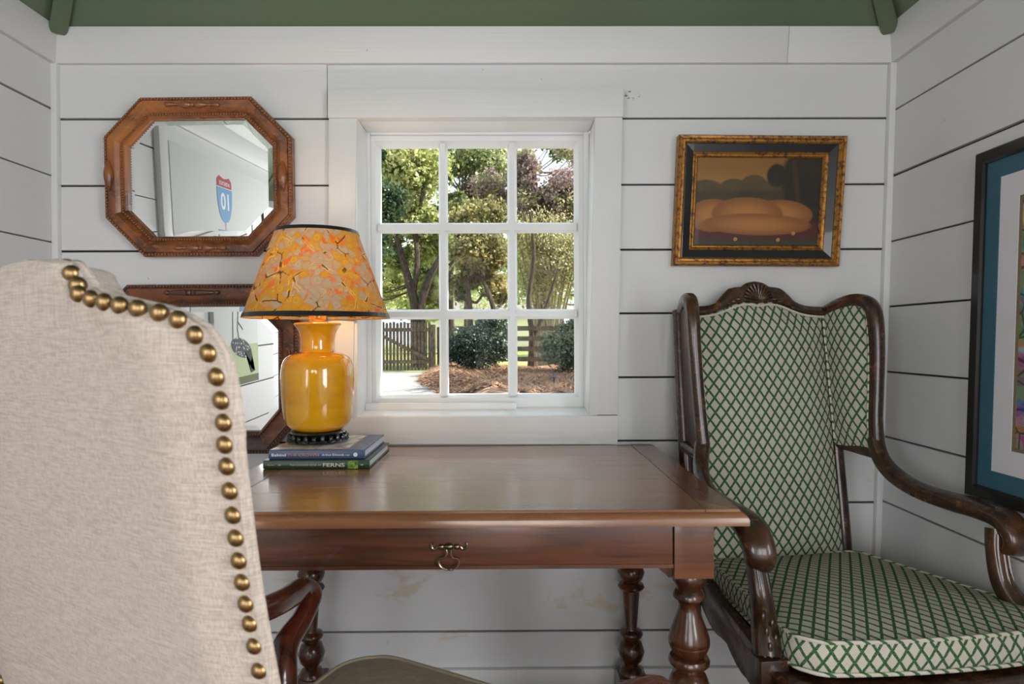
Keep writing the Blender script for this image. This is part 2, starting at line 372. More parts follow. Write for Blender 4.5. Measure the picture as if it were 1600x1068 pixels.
for a in ((YB, RWIN[0], -.1, 2.2), (RWIN[1], .0, -.1, 2.2), (RWIN[0], RWIN[1], -.1, RWIN[2]), (RWIN[0], RWIN[1], RWIN[3], 2.2)):
    z0, z1 = a[2], a[3]; rw.hexa([(XR(z0)+.012, a[0], z0), (XR(z0)+.12, a[0], z0), (XR(z0)+.12, a[1], z0), (XR(z0)+.012, a[1], z0), (XR(z1)+.012, a[0], z1), (XR(z1)+.12, a[0], z1), (XR(z1)+.12, a[1], z1), (XR(z1)+.012, a[1], z1)])
wall_right = struct(obj('wall_right', rw, m_gap))
sr = [0, .06, .238, .417, .596, .777, .958, 1.140, 1.322, 1.506, 1.690, ZT+.02]
for i in range(len(sr)-1):
    g0 = G*(1.25 if i == 9 else .75); z0, z1 = sr[i]+g0, sr[i+1]-G*(1.25 if i == 8 else .75); segs = [(YB, 0)]
    if z1 > RWIN[2] and z0 < RWIN[3]: segs = [(YB, RWIN[0]), (RWIN[1], 0)]
    for a, b in segs: board(wall_right, 'shiplap_board', [(XR(z0), a, z0), (XR(z0)+.012, a, z0), (XR(z0)+.012, b, z0), (XR(z0), b, z0), (XR(z1), a, z1), (XR(z1)+.012, a, z1), (XR(z1)+.012, b, z1), (XR(z1), b, z1)], m_wall_side)
# front wall behind the camera, with a glazed double door added to bring in daylight
fw = MB()
for a in ((XL-.1, -.85, -.1, 2.2), (.65, 1.25, -.1, 2.2), (-.85, .65, 2.08, 2.2), (-.85, .65, -.1, .06)): fw.box(a[0], a[1], YB-.1, YB, a[2], a[3])
struct(obj('wall_front', fw, m_wall_side))
d1 = struct(grp('added_door_1'))
for x0 in (-.85, -.10):
    m = MB(); x1 = x0+.75
    m.box(x0, x0+.09, YB-.07, YB-.03, .06, 2.08).box(x1-.09, x1, YB-.07, YB-.03, .06, 2.08).box(x0+.09, x1-.09, YB-.07, YB-.03, .06, .3).box(x0+.09, x1-.09, YB-.07, YB-.03, 1.98, 2.08)
    lf = obj('door_leaf', m, m_sash, d1)
    for q in range(1, 5): obj('muntin', MB().box(x0+.09, x1-.09, YB-.06, YB-.04, .3+q*.336-.012, .3+q*.336+.012), m_sash, lf)
    obj('muntin', MB().box(x0+.363, x0+.387, YB-.06, YB-.04, .3, 1.98), m_sash, lf)
for n_, wx, WN in (('added_window_2', XL-.06, LWIN), ('added_window_3', 1.15, RWIN)):  # side windows added out of view to bring in daylight
    g_ = struct(grp(n_)); m = MB(); a, b, z0, z1 = WN
    m.box(wx-.03, wx+.03, a, a+.05, z0, z1).box(wx-.03, wx+.03, b-.05, b, z0, z1).box(wx-.03, wx+.03, a+.05, b-.05, z0, z0+.05).box(wx-.03, wx+.03, a+.05, b-.05, z1-.05, z1)
    f_ = obj('sash', m, m_sash, g_)
    for q in (1, 2):
        obj('muntin', MB().box(wx-.012, wx+.012, a+.05, b-.05, z0+q*(z1-z0)/3-.012, z0+q*(z1-z0)/3+.012), m_sash, f_); obj('muntin', MB().box(wx-.011, wx+.011, a+q*(b-a)/3-.012, a+q*(b-a)/3+.012, z0+.05, z1-.05), m_sash, f_)
# floor
struct(obj('floor', MB().box(XL-.1, 1.25, YB-.1, .14, -.12, 0), m_floor))

# top trim boards, leaning into the room, and corner battens
def lean_x(x0, x1, zb, zt, lb, lt, th=.018):   # along the back wall
    return [(x0, -lb-th, zb), (x1, -lb-th, zb), (x1, -lb, zb), (x0, -lb, zb), (x0+.0, -lt-th, zt), (x1, -lt-th, zt), (x1, -lt, zt), (x0, -lt, zt)]
zt0, zt1 = ZT, 1.917
tr = struct(grp('trim_1'))
obj('trim_board', MB().hexa(lean_x(XL, .784, zt0, zt1, -.004, .010)), m_trim, tr, bevel=.0015)
obj('trim_board', MB().hexa(lean_x(.785, XR(zt0), zt0, zt1, -.0045, .0095)), m_trim, tr, bevel=.0015)
tl = struct(grp('trim_2'))
obj('trim_board', MB().hexa([(XL-.004, YB, zt0), (XL+.014, YB, zt0), (XL+.014, -.014, zt0), (XL-.004, -.014, zt0), (XL+.010, YB, zt1), (XL+.028, YB, zt1), (XL+.028, -.028, zt1), (XL+.010, -.028, zt1)]), m_trim, tl, bevel=.0015)
trr = struct(grp('trim_3')); xr = XR(zt0)
obj('trim_board', MB().hexa([(xr-.014, YB, zt0), (xr+.004, YB, zt0), (xr+.004, -.014, zt0), (xr-.014, -.014, zt0), (xr-.028, YB, zt1+.004), (xr-.010, YB, zt1+.004), (xr-.010, -.028, zt1+.004), (xr-.028, -.028, zt1+.004)]), m_trim, trr, bevel=.0015)
tc = struct(obj('trim_4', MB().box(XL, XL+.017, -.017, 0, 0, ZT), m_trimv, bevel=.0015))
z0, z1 = 0, ZT
struct(obj('trim_5', MB().hexa([(XR(0)-.017, -.017, 0), (XR(0), -.017, 0), (XR(0), 0, 0), (XR(0)-.017, 0, 0), (XR(z1)-.017, -.017, z1), (XR(z1), -.017, z1), (XR(z1), 0, z1), (XR(z1)-.017, 0, z1)]), m_trimv, bevel=.0015))
bb = struct(grp('baseboard_back')); obj('baseboard_board', MB().box(XL+.02, XR(0)-.02, -.018, -.002, 0, .13), m_trim, bb, bevel=.002)

# hipped green ceiling of lapped boards
ceil = struct(grp('ceiling'))
KS = 1.3; xm = (XL+XR(1.9))/2; hw = (XR(1.9)-XL)/2
rows = 10; y0 = -.012; 
def hip(t, lift=0): return (XL+.012+t, XR(1.92)-.012-t, -.012-t, YB+.012+t, 1.905+KS*t+lift)
for i in range(rows):
    t0 = hw*.96*i/rows; t1 = hw*.96*(i+1)/rows; xa, xb, ya, yb, za = hip(t0); xc, xd, yc, yd, zc = hip(t1); lap = .010
    quads = [[(xa, ya, za), (xb, ya, za), (xd, yc, zc), (xc, yc, zc)], [(xa, yb, za), (xb, yb, za), (xd, yd, zc), (xc, yd, zc)],
             [(xa, ya, za), (xa, yb, za), (xc, yd, zc), (xc, yc, zc)], [(xb, ya, za), (xb, yb, za), (xd, yd, zc), (xd, yc, zc)]]
    for q in quads:
        q = [Vector(p) for p in q]; n = (q[1]-q[0]).cross(q[3]-q[0]).normalized()
        if n.z > 0: n = -n
        g_ = (q[3]-q[0]).normalized()*.0015
        b_ = [q[0]+g_-n*.02, q[1]+g_-n*.02, q[2]-g_-n*.02, q[3]-g_-n*.02]; t_ = [q[0]+g_+n*.0, q[1]+g_+n*.0, q[2]-g_+n*.004, q[3]-g_+n*.004]
        obj('ceiling_board', MB().hexa(b_+t_), m_green, ceil)
for sx, sy in ((0, 2), (1, 2), (0, 3), (1, 3)):
    h0 = hip(.012); h1 = hip(hw*.95); obj('hip_rib', MB().bar((h0[sx], h0[sy], h0[4]-.012), (h1[sx], h1[sy], h1[4]-.012), .044, .045), m_green, ceil, bevel=.004)
rd = MB(); h1 = hip(hw*.96); rd.box(h1[0]-.02, h1[1]+.02, h1[3]-.02, h1[2]+.02, h1[4]-.005, h1[4]+.02); obj('ridge_board', rd, m_green, ceil)

# ------------------------------------------------------------------ window
win = struct(grp('window_1'))
dc = 1.775; yf = -.025
def quadboard(name, c, yb=0.0, mat=m_trim, d=dc, bev=.002, parent=win):
    p = [W(x, y, d) for x, y in c]; f = [Vector((q.x, q.y, q.z)) for q in p]; b = [Vector((q.x, yb, q.z)) for q in p]
    mb = MB().add(f+b, [(0, 1, 2, 3), (7, 6, 5, 4), (0, 4, 5, 1), (1, 5, 6, 2), (2, 6, 7, 3), (3, 7, 4, 0)])
    return obj(name, mb, mat, parent, bevel=bev)
quadboard('head_casing', [(512, 138), (974, 136), (974, 182.2), (512, 183.8)], d=1.768)
quadboard('side_casing', [(513.5, 185), (557.5, 185), (551, 650), (513, 650)], mat=m_trimv)
quadboard('side_casing', [(930, 183.5), (972.5, 183.2), (965.5, 647.5), (921, 648)], mat=m_trimv)
quadboard('apron', [(505, 652.5), (966, 648.8), (965, 694), (505, 694)], d=1.772)
# jambs and sill (real reveal, .16 deep)
def reveal(name, a, b, th, mat=m_sash):      # a,b front edge points px ; extruded back in +y
    pa, pb = W(*a, dc), W(*b, dc); pa.y = pb.y = 0; dirv = (pb-pa).normalized(); nrm = Vector((dirv.z, 0, -dirv.x))*th
    q = [pa, pb, pb+nrm, pa+nrm]; mb = MB().prism([Vector((p.x, -.02, p.z)) for p in q], (0, .19, 0)); return obj(name, mb, mat, win, bevel=.001)
reveal('jamb', (557.5, 650), (557.5, 184), -.02); reveal('jamb', (930, 184), (922, 650), -.02); reveal('head_jamb', (557.5, 184), (930, 183), -.02)
pl, pr_ = W(551, 650, dc), W(922, 648, dc)
obj('sill', MB().prism([(pl.x-.02, -.018, pl.z-.018), (pl.x-.02, -.018, pl.z), (pl.x-.02, .17, pl.z+.012), (pl.x-.02, .17, pl.z-.018)], (pr_.x-pl.x+.04, 0, 0)), m_sash, win, bevel=.001)
# stop beads in front of the sash
DS = 1.915
def wl(x, y, d=DS): return W(x, y, d)
sA, sB = wl(575, 206), wl(917, 644)
sx0, sx1, sz0, sz1 = sA.x, sB.x-.001, sB.z, sA.z; ysh = DS-1.8
for nm, bx_ in (('stop_bead', (sx0-.008, sx0+.008, ysh-.014, ysh-.001, sz0, sz1)), ('stop_bead', (sx1-.008, sx1+.008, ysh-.014, ysh-.001, sz0, sz1)), ('stop_bead', (sx0+.009, sx1-.009, ysh-.014, ysh-.001, sz1-.012, sz1+.006))):
    obj(nm, MB().box(*bx_), m_sash, win, bevel=.0015)
def poly_off(P, d):
    n = len(P); out = []; A = sum(P[i][0]*P[(i+1) % n][1]-P[(i+1) % n][0]*P[i][1] for i in range(n)); sgn = 1 if A > 0 else -1
    for i in range(n):
        p0, p1, p2 = [Vector(P[(i+j-1) % n]) for j in range(3)]
        e1 = (p1-p0).normalized(); e2 = (p2-p1).normalized(); n1 = Vector((-e1.y, e1.x))*sgn; n2 = Vector((-e2.y, e2.x))*sgn
        out.append(p1+(n1+n2)*(d/(1+n1.dot(n2))))
    return out
def frame_sides(P, prof, T):
    """one mesh builder per side of a mitred frame; prof = [(inset, height)], T(u, v, h) -> 3D"""
    n = len(P); rings = [poly_off(P, i) for i, h in prof]; out = []
    for s in range(n):
        a = [T(rings[j][s].x, rings[j][s].y, prof[j][1]) for j in range(len(prof))]; b = [T(rings[j][(s+1) % n].x, rings[j][(s+1) % n].y, prof[j][1]) for j in range(len(prof))]
        out.append(MB().loft([a, b]))
    return out
sash = obj('sash', MB().add([], []), m_sash, win) if False else None
gx = [W(x, 420, 1.935).x for x in (594.5, 686, 700.5, 793, 808, 898)]; gz = [W(740, y, 1.935).z for y in (228.5, 348, 364.5, 483, 498.5, 615.5)]
yg = 1.935-1.8
rect = [(sx0, sz0), (sx1, sz0), (sx1, sz1), (sx0, sz1)]
sm = MB()
fl = (gx[0]-sx0, sx1-gx[5], gz[5]-sz0, sz1-gz[0]); ch = .010
outer = [(sx0, sz0), (sx1, sz0), (sx1, sz1), (sx0, sz1)]; mid = [(gx[0]-ch, gz[5]-ch), (gx[5]+ch, gz[5]-ch), (gx[5]+ch, gz[0]+ch), (gx[0]-ch, gz[0]+ch)]; inn = [(gx[0], gz[5]), (gx[5], gz[5]), (gx[5], gz[0]), (gx[0], gz[0])]
rg = [[Vector((u, ysh+.045, v)) for u, v in outer], [Vector((u, ysh, v)) for u, v in outer], [Vector((u, ysh, v)) for u, v in mid], [Vector((u, ysh+.003, v)) for u, v in mid], [Vector((u, yg, v)) for u, v in inn], [Vector((u, ysh+.045, v)) for u, v in inn]]
sm.loft(rg+[rg[0]], caps=False); sash = obj('sash', sm, m_sash, win)
def muntin(vert, a0, a1, b0, b1, dy):
    c_ = .0095; y1 = ysh+.002+dy; pr2 = [(a0, yg), (a0+c_*.55, y1+.004), (a0+c_*.75, y1), (a1-c_*.75, y1), (a1-c_*.55, y1+.004), (a1, yg), (a1-.004, ysh+.040-dy), (a0+.004, ysh+.040-dy)]
    if vert: return MB().prism([(u, y, b0) for u, y in pr2], (0, 0, b1-b0))
    return MB().prism([(b0, y, u) for u, y in pr2], (b1-b0, 0, 0))
for a in (1, 3): obj('muntin', muntin(True, gx[a], gx[a+1], gz[5]-.004, gz[0]+.004, 0), m_sash, sash); obj('muntin', muntin(False, gz[a+1], gz[a], gx[0]-.004, gx[5]+.004, .0006), m_sash, sash)
for i in range(3):
    for j in range(3): obj('pane', MB().box(gx[2*i]-.003, gx[2*i+1]+.003, yg+.001, yg+.004, gz[2*j+1]-.003, gz[2*j]+.003), m_glass, sash)
# loose stop strip lying at the foot of the sash
a_, b_ = wl(572, 629.5, 1.89), wl(807, 629.5, 1.89)
obj('stop_strip', MB().box(a_.x, b_.x, .078, .101, wl(600, 645.5, 1.89).z, a_.z), m_sash, win, bevel=.0015)

# ================================================================== OUTSIDE
def gm(name, c1, c2, sc, c3=None, bumpd=.05):
    k = NT(name); n = k.noise(k.coord('Object'), sc, 6, .7); col = k.mix(k.smooth(n, .38, .64), c1, c2)
    if c3: col = k.mix(k.smooth(k.noise(k.coord('Object'), .9, 3), .5, .6), col, c3)
    k.bump(n, .5, bumpd); return k.set(Base_Color=col, Roughness=1)
m_lawn = gm('sunny_lawn', S(150, 158, 92), S(104, 122, 58), 3); m_gravel = gm('pale_gravel', S(168, 166, 166), S(96, 94, 94), 30, bumpd=.03)
m_straw = gm('pine_straw', S(160, 126, 103), S(84, 61, 50), 9, S(136, 104, 86), .06)
gb = MB()
NX, NY = 60, 50
for j in range(NY+1):
    for i in range(NX+1): gb.v.append(Vector((-45+90*i/NX, .5+110*(j/NY)**1.5, -.03)))
for j in range(NY):
    for i in range(NX): a = j*(NX+1)+i; gb.f.append((a, a+1, a+NX+2, a+NX+1))
struct(obj('ground', gb, m_lawn))
# gravel drive, left of the bed
gp = [W(300, 580, 20), W(676, 577, 20.5), W(658, 590, 16.6), W(692, 618, 11.6), W(760, 700, 6.2), (1.5, .6, 0), (-8, .6, 0), (-16, 8, 0)]
gp = [Vector((p[0], p[1], 0.0)) for p in gp]
struct(obj('gravel_drive', MB().prism([p+Vector((0, 0, -.04)) for p in gp], (0, 0, .045)), m_gravel))
# pine straw bed: mounded height field
def bed_x(y):   # left border of the bed
    d = y+1.8; pts = [(2.5, 1.4), (6.2, .1), (9.5, -.62), (12, -1.18), (15.5, -2.1), (18, -2.35), (20, -2.25), (21.6, -2.1)]
    for (d0, x0), (d1, x1) in zip(pts, pts[1:]):
        if d <= d1: return x0+(x1-x0)*(d-d0)/(d1-d0)
    return pts[-1][1]
sb = MB(); NY, NX = 110, 130; ys = np.linspace(1.2, 20.2, NY); H = rng.random((40, 40))
def hn(x, y, s):
    u, v = (x*s) % 39, (y*s) % 39; i, j = int(u), int(v); a, b = u-i, v-j; a = a*a*(3-2*a); b = b*b*(3-2*b)
    return (H[i, j]*(1-a)+H[i+1, j]*a)*(1-b)+(H[i, j+1]*(1-a)+H[i+1, j+1]*a)*b
BED = []
def bed_z(x, y):
    e = min(1, max(0, (x-bed_x(y))/.45)); e = math.sqrt(e)
    berm = math.exp(-((x-bed_x(y)-.45)/.55)**2)*.16
    return -.02+e*(.05+.10*hn(x+50, y+50, .9)+.05*hn(x+80, y+20, 2.6))+berm*e
for y in ys:
    for i in range(NX):
        t = i/(NX-1); x = bed_x(y)+(16-bed_x(y))*t**1.6; sb.v.append(Vector((x, y, bed_z(x, y))))
for j in range(NY-1):
    for i in range(NX-1): a = j*NX+i; sb.f.append((a, a+1, a+NX+1, a+NX))
bed = struct(obj('pine_straw_bed', sb, m_straw, smooth=True, angle=180))
k = leafmat('straw_needles', S(208, 168, 138), S(90, 64, 50), trans=.1)
nd = MB(); V = []; Fc = []
for i in range(26000):
    y = 8.5+11*rng.random()**1.3; x = bed_x(y)-.1+(rng.random()**1.2)*7.5; z = bed_z(max(x, bed_x(y)), y); a = rng.random()*2*PI; L = .10+.16*rng.random(); w_ = .010+.008*rng.random(); zz = .01+.10*rng.random()
    c_, s_ = math.cos(a), math.sin(a); b = len(V)
    V += [(x-c_*L-s_*w_, y-s_*L+c_*w_, z+.004), (x-c_*L+s_*w_, y-s_*L-c_*w_, z+.004), (x+c_*L, y+s_*L, z+zz)]; Fc.append((b, b+1, b+2))
nd.v = [Vector(p) for p in V]; nd.f = Fc
no = obj('pine_needles', nd, k, bed, kind='stuff')

# picket gate
DG = 20.0
gt = thing('picket_gate', 'weathered wooden picket gate with a diagonal brace by the gravel', 'gate', W(630, 580, DG))
zb, zt_ = W(630, 579, DG).z, W(630, 503, DG).z; xa, xb = W(560, 540, DG).x, W(671, 540, DG).x; yg_ = DG-1.8
npk = 21; pk0 = None
for i in range(npk):
    x = xa+(xb-xa)*i/(npk-1); dz = .02*math.sin(i*2.1)
    obj('picket', MB().prism([(x-.041, yg_, zb+.02), (x+.041, yg_, zb+.02), (x+.041, yg_, zt_-.04+dz), (x+.02, yg_, zt_+dz), (x-.02, yg_, zt_+dz), (x-.041, yg_, zt_-.04+dz)], (0, .022, 0)), m_fence, gt)
for yy in (515, 565): z = W(630, yy, DG).z; obj('rail', MB().box(xa-.05, xb+.05, yg_-.04, yg_-.001, z-.055, z+.055), m_fence, gt)
obj('brace', MB().bar((xa, yg_-.06, W(560, 505, DG).z), (xb, yg_-.06, W(671, 562, DG).z), .035, .10), m_fence, gt)
obj('gate_post', MB().box(xb+.03, xb+.19, yg_-.06, yg_+.10, -.05, W(630, 507, DG).z), m_fence, gt, bevel=.01)
obj('gate_post', MB().box(xa-.22, xa-.06, yg_-.06, yg_+.10, -.05, W(630, 507, DG).z), m_fence, gt, bevel=.01)
# board fence
fe = thing('board_fence', 'dark weathered four-board fence running behind the holly bushes', 'fence', (xb+.2, 18.7, 0))
fy = 18.7; fd = fy+1.8
for yy in (513, 529, 545, 561):
    z = W(760, yy, fd).z
    for x in range(5): obj('fence_board', MB().box(xb+.25+x*2.4, xb+.25+x*2.4+2.38, fy-.02, fy+.01, z-.075, z+.075), m_fence, fe)
for x in range(6): obj('fence_post', MB().box(xb+.18+x*2.4, xb+.32+x*2.4, fy+.012, fy+.15, -.05, 1.42), m_fence, fe)
# path light
pL = W(865.5, 614, 12.4); pz = bed_z(pL.x, pL.y)
pt = thing('path_light', 'small bronze path light with a cone cap standing in pine straw', 'garden light', (pL.x, pL.y, pz))
m_pl = plain('path_light_metal', S(58, 58, 70), .45, .2)
obj('stake', MB().tube([(pL.x, pL.y, pz-.04), (pL.x, pL.y, pz+.21)], .013, 8), m_pl, pt, smooth=True)
obj('cap', MB().lathe([(.09, pz+.195), (.092, pz+.20), (.05, pz+.225), (.016, pz+.245), (.012, pz+.262), (.001, pz+.266)], (pL.x, pL.y, 0), 16), m_pl, pt, smooth=True)

DENS = 4.8; CEN = []
def leaves(blobs, size, aspect=.55):
    size *= .72
    P = []; CEN.clear()
    for c, r, n in blobs:
        n = int(n*DENS)
        K = max(8, n//45); d = rng.normal(size=(K, 3)); d /= np.linalg.norm(d, axis=1)[:, None]; sc_c = np.array(c)+d*(rng.random(K)**.45)[:, None]*np.array(r)*.95; CEN.append(sc_c)
        w8 = rng.random(K)+.25; idx = rng.choice(K, n, p=w8/w8.sum()); P.append(sc_c[idx]+rng.normal(size=(n, 3))*(.16*np.array(r)*np.array((1, .7, .75))))
    P = np.concatenate(P); n = len(P); a = rng.normal(size=(n, 3)); a /= np.linalg.norm(a, axis=1)[:, None]; b = np.cross(a, rng.normal(size=(n, 3))); b /= np.linalg.norm(b, axis=1)[:, None]
    s = size*(.6+.8*rng.random(n))[:, None]; 
    v = np.stack([P-a*s, P-b*s*aspect, P+a*s, P+b*s*aspect], 1).reshape(-1, 3)
    mb = MB(); mb.v = [Vector(p) for p in v]; mb.f = [(4*i, 4*i+1, 4*i+2, 4*i+3) for i in range(n)]; return mb
def blob(x0, x1, y0, y1, d, n, ry=None):
    a, b = W(x0, y1, d), W(x1, y0, d); return ((a+b)/2, ((b.x-a.x)/2, ry or (b.x-a.x)/2.2, (b.z-a.z)/2), n)
def tree(name, label, trunk, blobs, lm, size, bm_=m_bark, cat='tree', group=None, twigs=70):
    base = trunk[0][0][0] if trunk else Vector(blobs[0][0]); loc = Vector((base.x, base.y, -.05))
    t = thing(name, label, cat, loc, group=group)
    lv = leaves(blobs, size)
    if trunk:
        mb = MB(); TV = []
        for pts, r in trunk: P = catmull(pts, 4); TV += P[len(P)//3:]; mb.tube(P, [(max(.012, q),)*2 for q in lerp_list(r, len(P))], 7)
        cen = np.concatenate(CEN); sel = cen[rng.permutation(len(cen))[:twigs]]; TA = np.array([tuple(p) for p in TV])
        for c in sel:
            q = TV[int(np.argmin(((TA-c-np.array((0, 0, -.5)))**2).sum(1)))]; c = Vector(c); L = (c-q).length
            md = (q+c)/2+Vector((rng.normal()*.08*L, rng.normal()*.08*L, -.10*L)); mb.tube(catmull([q, md, c], 3), [(a_, a_) for a_ in lerp_list([.018+.008*min(L, 3), .012+.004*min(L, 3), .006], 7)], 5)
        obj('trunk', mb, bm_, t, smooth=True)
    obj('foliage', lv, lm, t, kind='stuff')
    return t
def TP(d, *pts): return [W(x, y, d) for x, y in pts]
def stem(d, *pts):
    P = [W(x, y, d) for x, y in pts]; g = P[0].copy(); g.z = -.05; return [g]+P
L_yg = leafmat('yellow_green_leaves', S(210, 210, 140), S(116, 132, 72), S(226, 222, 168))
L_dk = leafmat('deep_green_leaves', S(78, 102, 66), S(34, 56, 42), S(110, 124, 76), .3)
L_md = leafmat('mid_green_leaves', S(168, 176, 122), S(76, 94, 58), S(204, 204, 150))
L_go = leafmat('olive_gold_leaves', S(180, 170, 116), S(72, 84, 50), S(198, 184, 130))
L_pu = leafmat('dusky_red_leaves', S(190, 164, 160), S(112, 96, 94), S(176, 172, 138))
L_ta = leafmat('tan_green_leaves', S(222, 212, 170), S(120, 124, 76), S(196, 188, 136))
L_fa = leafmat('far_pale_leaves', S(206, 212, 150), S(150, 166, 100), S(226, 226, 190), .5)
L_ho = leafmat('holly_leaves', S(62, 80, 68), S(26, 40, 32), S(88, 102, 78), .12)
tree('shade_tree', 'tall yellow-green tree with a forked trunk behind the picket gate',
     [(stem(24, (650, 500), (648, 475), (636, 430), (622, 380), (612, 330)), [.22, .2, .19, .15, .11, .06]), (stem(24, (656, 500), (658, 478), (668, 440), (682, 412), (700, 380)), [.22, .2, .17, .15, .12, .06]), (TP(24, (646, 455), (652, 410), (650, 360), (660, 300), (664, 240)), [.12, .1, .09, .07, .03])],
     [blob(560, 700, 195, 330, 24.5, 2300), blob(590, 640, 350, 440, 24.5, 420), blob(640, 705, 340, 420, 25, 520), blob(575, 640, 420, 478, 26, 350), blob(500, 600, 220, 440, 26, 900), blob(600, 690, 320, 375, 24.2, 620, .6), blob(640, 700, 430, 482, 24.6, 240, .4)], L_yg, .13)
tree('evergreen_tree', 'dark green evergreen at the left edge of the window view', [(stem(21, (590, 500), (592, 420), (595, 320)), [.12, .11, .09, .03])],
     [blob(560, 632, 275, 352, 21, 900), blob(540, 612, 350, 430, 21, 700), blob(575, 606, 215, 250, 21, 90), blob(520, 590, 200, 330, 21, 600)], L_dk, .10)
tree('green_canopy_tree', 'mid green tree between the forked tree and the dusky red one', [(stem(27, (705, 500), (704, 430), (716, 360), (722, 300)), [.14, .13, .11, .08, .04])],
     [blob(680, 800, 190, 300, 28, 1100), blob(688, 745, 300, 352, 27, 560), blob(640, 700, 320, 352, 28.4, 300, .5), blob(730, 800, 215, 280, 29, 400), blob(640, 690, 360, 470, 28, 520, .7), blob(700, 800, 290, 350, 28.5, 900, .8), blob(845, 915, 200, 250, 29, 380)], L_md, .13)
tree('fruit_tree', 'small olive-gold tree with a forking dark trunk beyond the fence',
     [(stem(22, (735, 500), (734, 480), (730, 440)), [.11, .1, .095, .085]), (TP(22, (730, 442), (722, 412), (715, 392), (712, 370)), [.075, .06, .045, .02]), (TP(22, (730, 442), (738, 430), (750, 420), (764, 392), (772, 372)), [.07, .055, .05, .04, .02]), (stem(22, (772, 500), (770, 478), (760, 450), (750, 432)), [.1, .1, .09, .08, .05]), (TP(22, (736, 470), (745, 472), (756, 460), (770, 468)), [.05, .05, .045, .03])],
     [blob(698, 800, 352, 432, 22, 1250), blob(702, 735, 425, 470, 22.5, 330), blob(755, 800, 425, 480, 22.5, 330), blob(700, 800, 310, 365, 22.5, 700), blob(715, 785, 400, 455, 23, 420)], L_go, .10)
tree('red_leaf_tree', 'dusky red-leaved tree filling the upper right pane', [(stem(25, (850, 500), (846, 420), (842, 330), (836, 270)), [.13, .12, .1, .07, .03])],
     [blob(790, 850, 228, 340, 25, 900), blob(845, 925, 258, 340, 25, 850), blob(735, 800, 262, 325, 25.5, 520), blob(880, 990, 240, 400, 26, 900), blob(865, 930, 215, 262, 27, 260), blob(790, 925, 290, 350, 25.9, 900, .5)], L_pu, .10)
st = []
for i in range(13):
    x0 = 838+i*3.2; x1 = 790+i*11.5+random.uniform(-4, 4); st.append((stem(23.7, (x0, 520), (x0*.75+x1*.25, 460), (x0*.4+x1*.6, 400), (x1, 335)), [.04, .04, .035, .03, .012]))
tree('multi_stem_shrub', 'tall many-stemmed tan-green shrub in the right middle pane', st, [blob(797, 915, 328, 480, 23.7, 2300, .7), blob(900, 980, 370, 500, 23.7, 800, .7)], L_ta, .07, m_barkl)
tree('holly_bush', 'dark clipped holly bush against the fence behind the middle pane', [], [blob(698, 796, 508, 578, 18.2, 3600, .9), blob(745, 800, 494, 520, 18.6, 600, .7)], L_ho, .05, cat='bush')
tree('holly_bush', 'sunlit holly bush at the right end of the fence view', [], [blob(846, 925, 512, 580, 17.6, 3000, .9), blob(872, 930, 496, 520, 18, 500, .7)], leafmat('holly_leaves_painted_sun', S(140, 150, 120), S(38, 54, 42), S(76, 92, 66), .15), .05, cat='bush')  # second bush has sunlight painted into its paler leaf colours
tree('added_shading_tree', 'added unseen tree to the right of the window view, dappling the straw bed', [([Vector((6.4, 12.2, -.05)), Vector((6.5, 12.2, 2.0)), Vector((6.3, 12.4, 4.2))], [.2, .17, .08])],
     [((5.6, 11.6, 5.2), (2.4, 3.4, 1.2), 800), ((7.4, 14.5, 6.2), (2.6, 3.4, 1.4), 800)], L_md, .2)  # unseen tree, added only to cast dappled shade on the bed
tg = thing('old_tree_trunk', 'thick dark tree trunk rising just behind the board fence', 'tree', (W(832, 575, 21.2).x, 19.4, -.05))
mb = MB(); P = catmull([Vector((W(832, 575, 21.2).x, 19.4, -.05))]+TP(21.2, (832, 560), (831, 520), (826, 470), (834, 400), (828, 330)), 4); mb.tube(P, [(q, q) for q in lerp_list([.20, .16, .10, .08, .06, .04], len(P))], 9)
P = catmull(TP(21.2, (833, 530), (845, 500), (856, 470), (872, 420)), 4); mb.tube(P, [(q, q) for q in lerp_list([.06, .06, .05, .03], len(P))], 7); obj('trunk', mb, m_bark, tg, smooth=True)
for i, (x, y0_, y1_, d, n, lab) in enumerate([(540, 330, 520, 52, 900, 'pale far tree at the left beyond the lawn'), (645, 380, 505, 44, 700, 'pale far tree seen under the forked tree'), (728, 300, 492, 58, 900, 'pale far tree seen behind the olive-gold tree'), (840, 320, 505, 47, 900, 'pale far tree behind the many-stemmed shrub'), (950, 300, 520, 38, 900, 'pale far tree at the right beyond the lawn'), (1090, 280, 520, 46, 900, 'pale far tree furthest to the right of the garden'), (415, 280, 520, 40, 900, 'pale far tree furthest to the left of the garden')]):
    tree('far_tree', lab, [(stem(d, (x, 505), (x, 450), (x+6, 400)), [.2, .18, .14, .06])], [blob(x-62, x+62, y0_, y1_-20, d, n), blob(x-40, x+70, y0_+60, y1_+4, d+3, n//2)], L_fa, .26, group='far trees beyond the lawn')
# pale house far behind the trunks
hx0, hx1 = W(655, 500, 64).x, W(880, 500, 64).x
ho = thing('far_house', 'pale house far behind the fence, glimpsed between trunks', 'house', ((hx0+hx1)/2, 66.2, 0))
m_house = plain('cream_siding', S(236, 230, 216), .8); m_roof = plain('grey_roof', S(128, 122, 118), .8)
obj('wall', MB().box(hx0, hx1, 66.2, 72, -.05, 3.4), m_house, ho)
obj('roof', MB().prism([(hx0-.4, 65.6, 3.35), (hx0-.4, 72.6, 3.35), (hx0-.4, 69.1, 5.4)], (hx1-hx0+.8, 0, 0)), m_roof, ho)
for q in range(4):
    x = hx0+2+q*3.1; wf = obj('window', MB().box(x, x+1.1, 66.12, 66.21, 1.1, 2.5), m_sash, ho); obj('pane', MB().box(x+.08, x+1.02, 66.10, 66.13, 1.18, 2.42), plain('dark_pane', S(70, 80, 92), .15), wf)

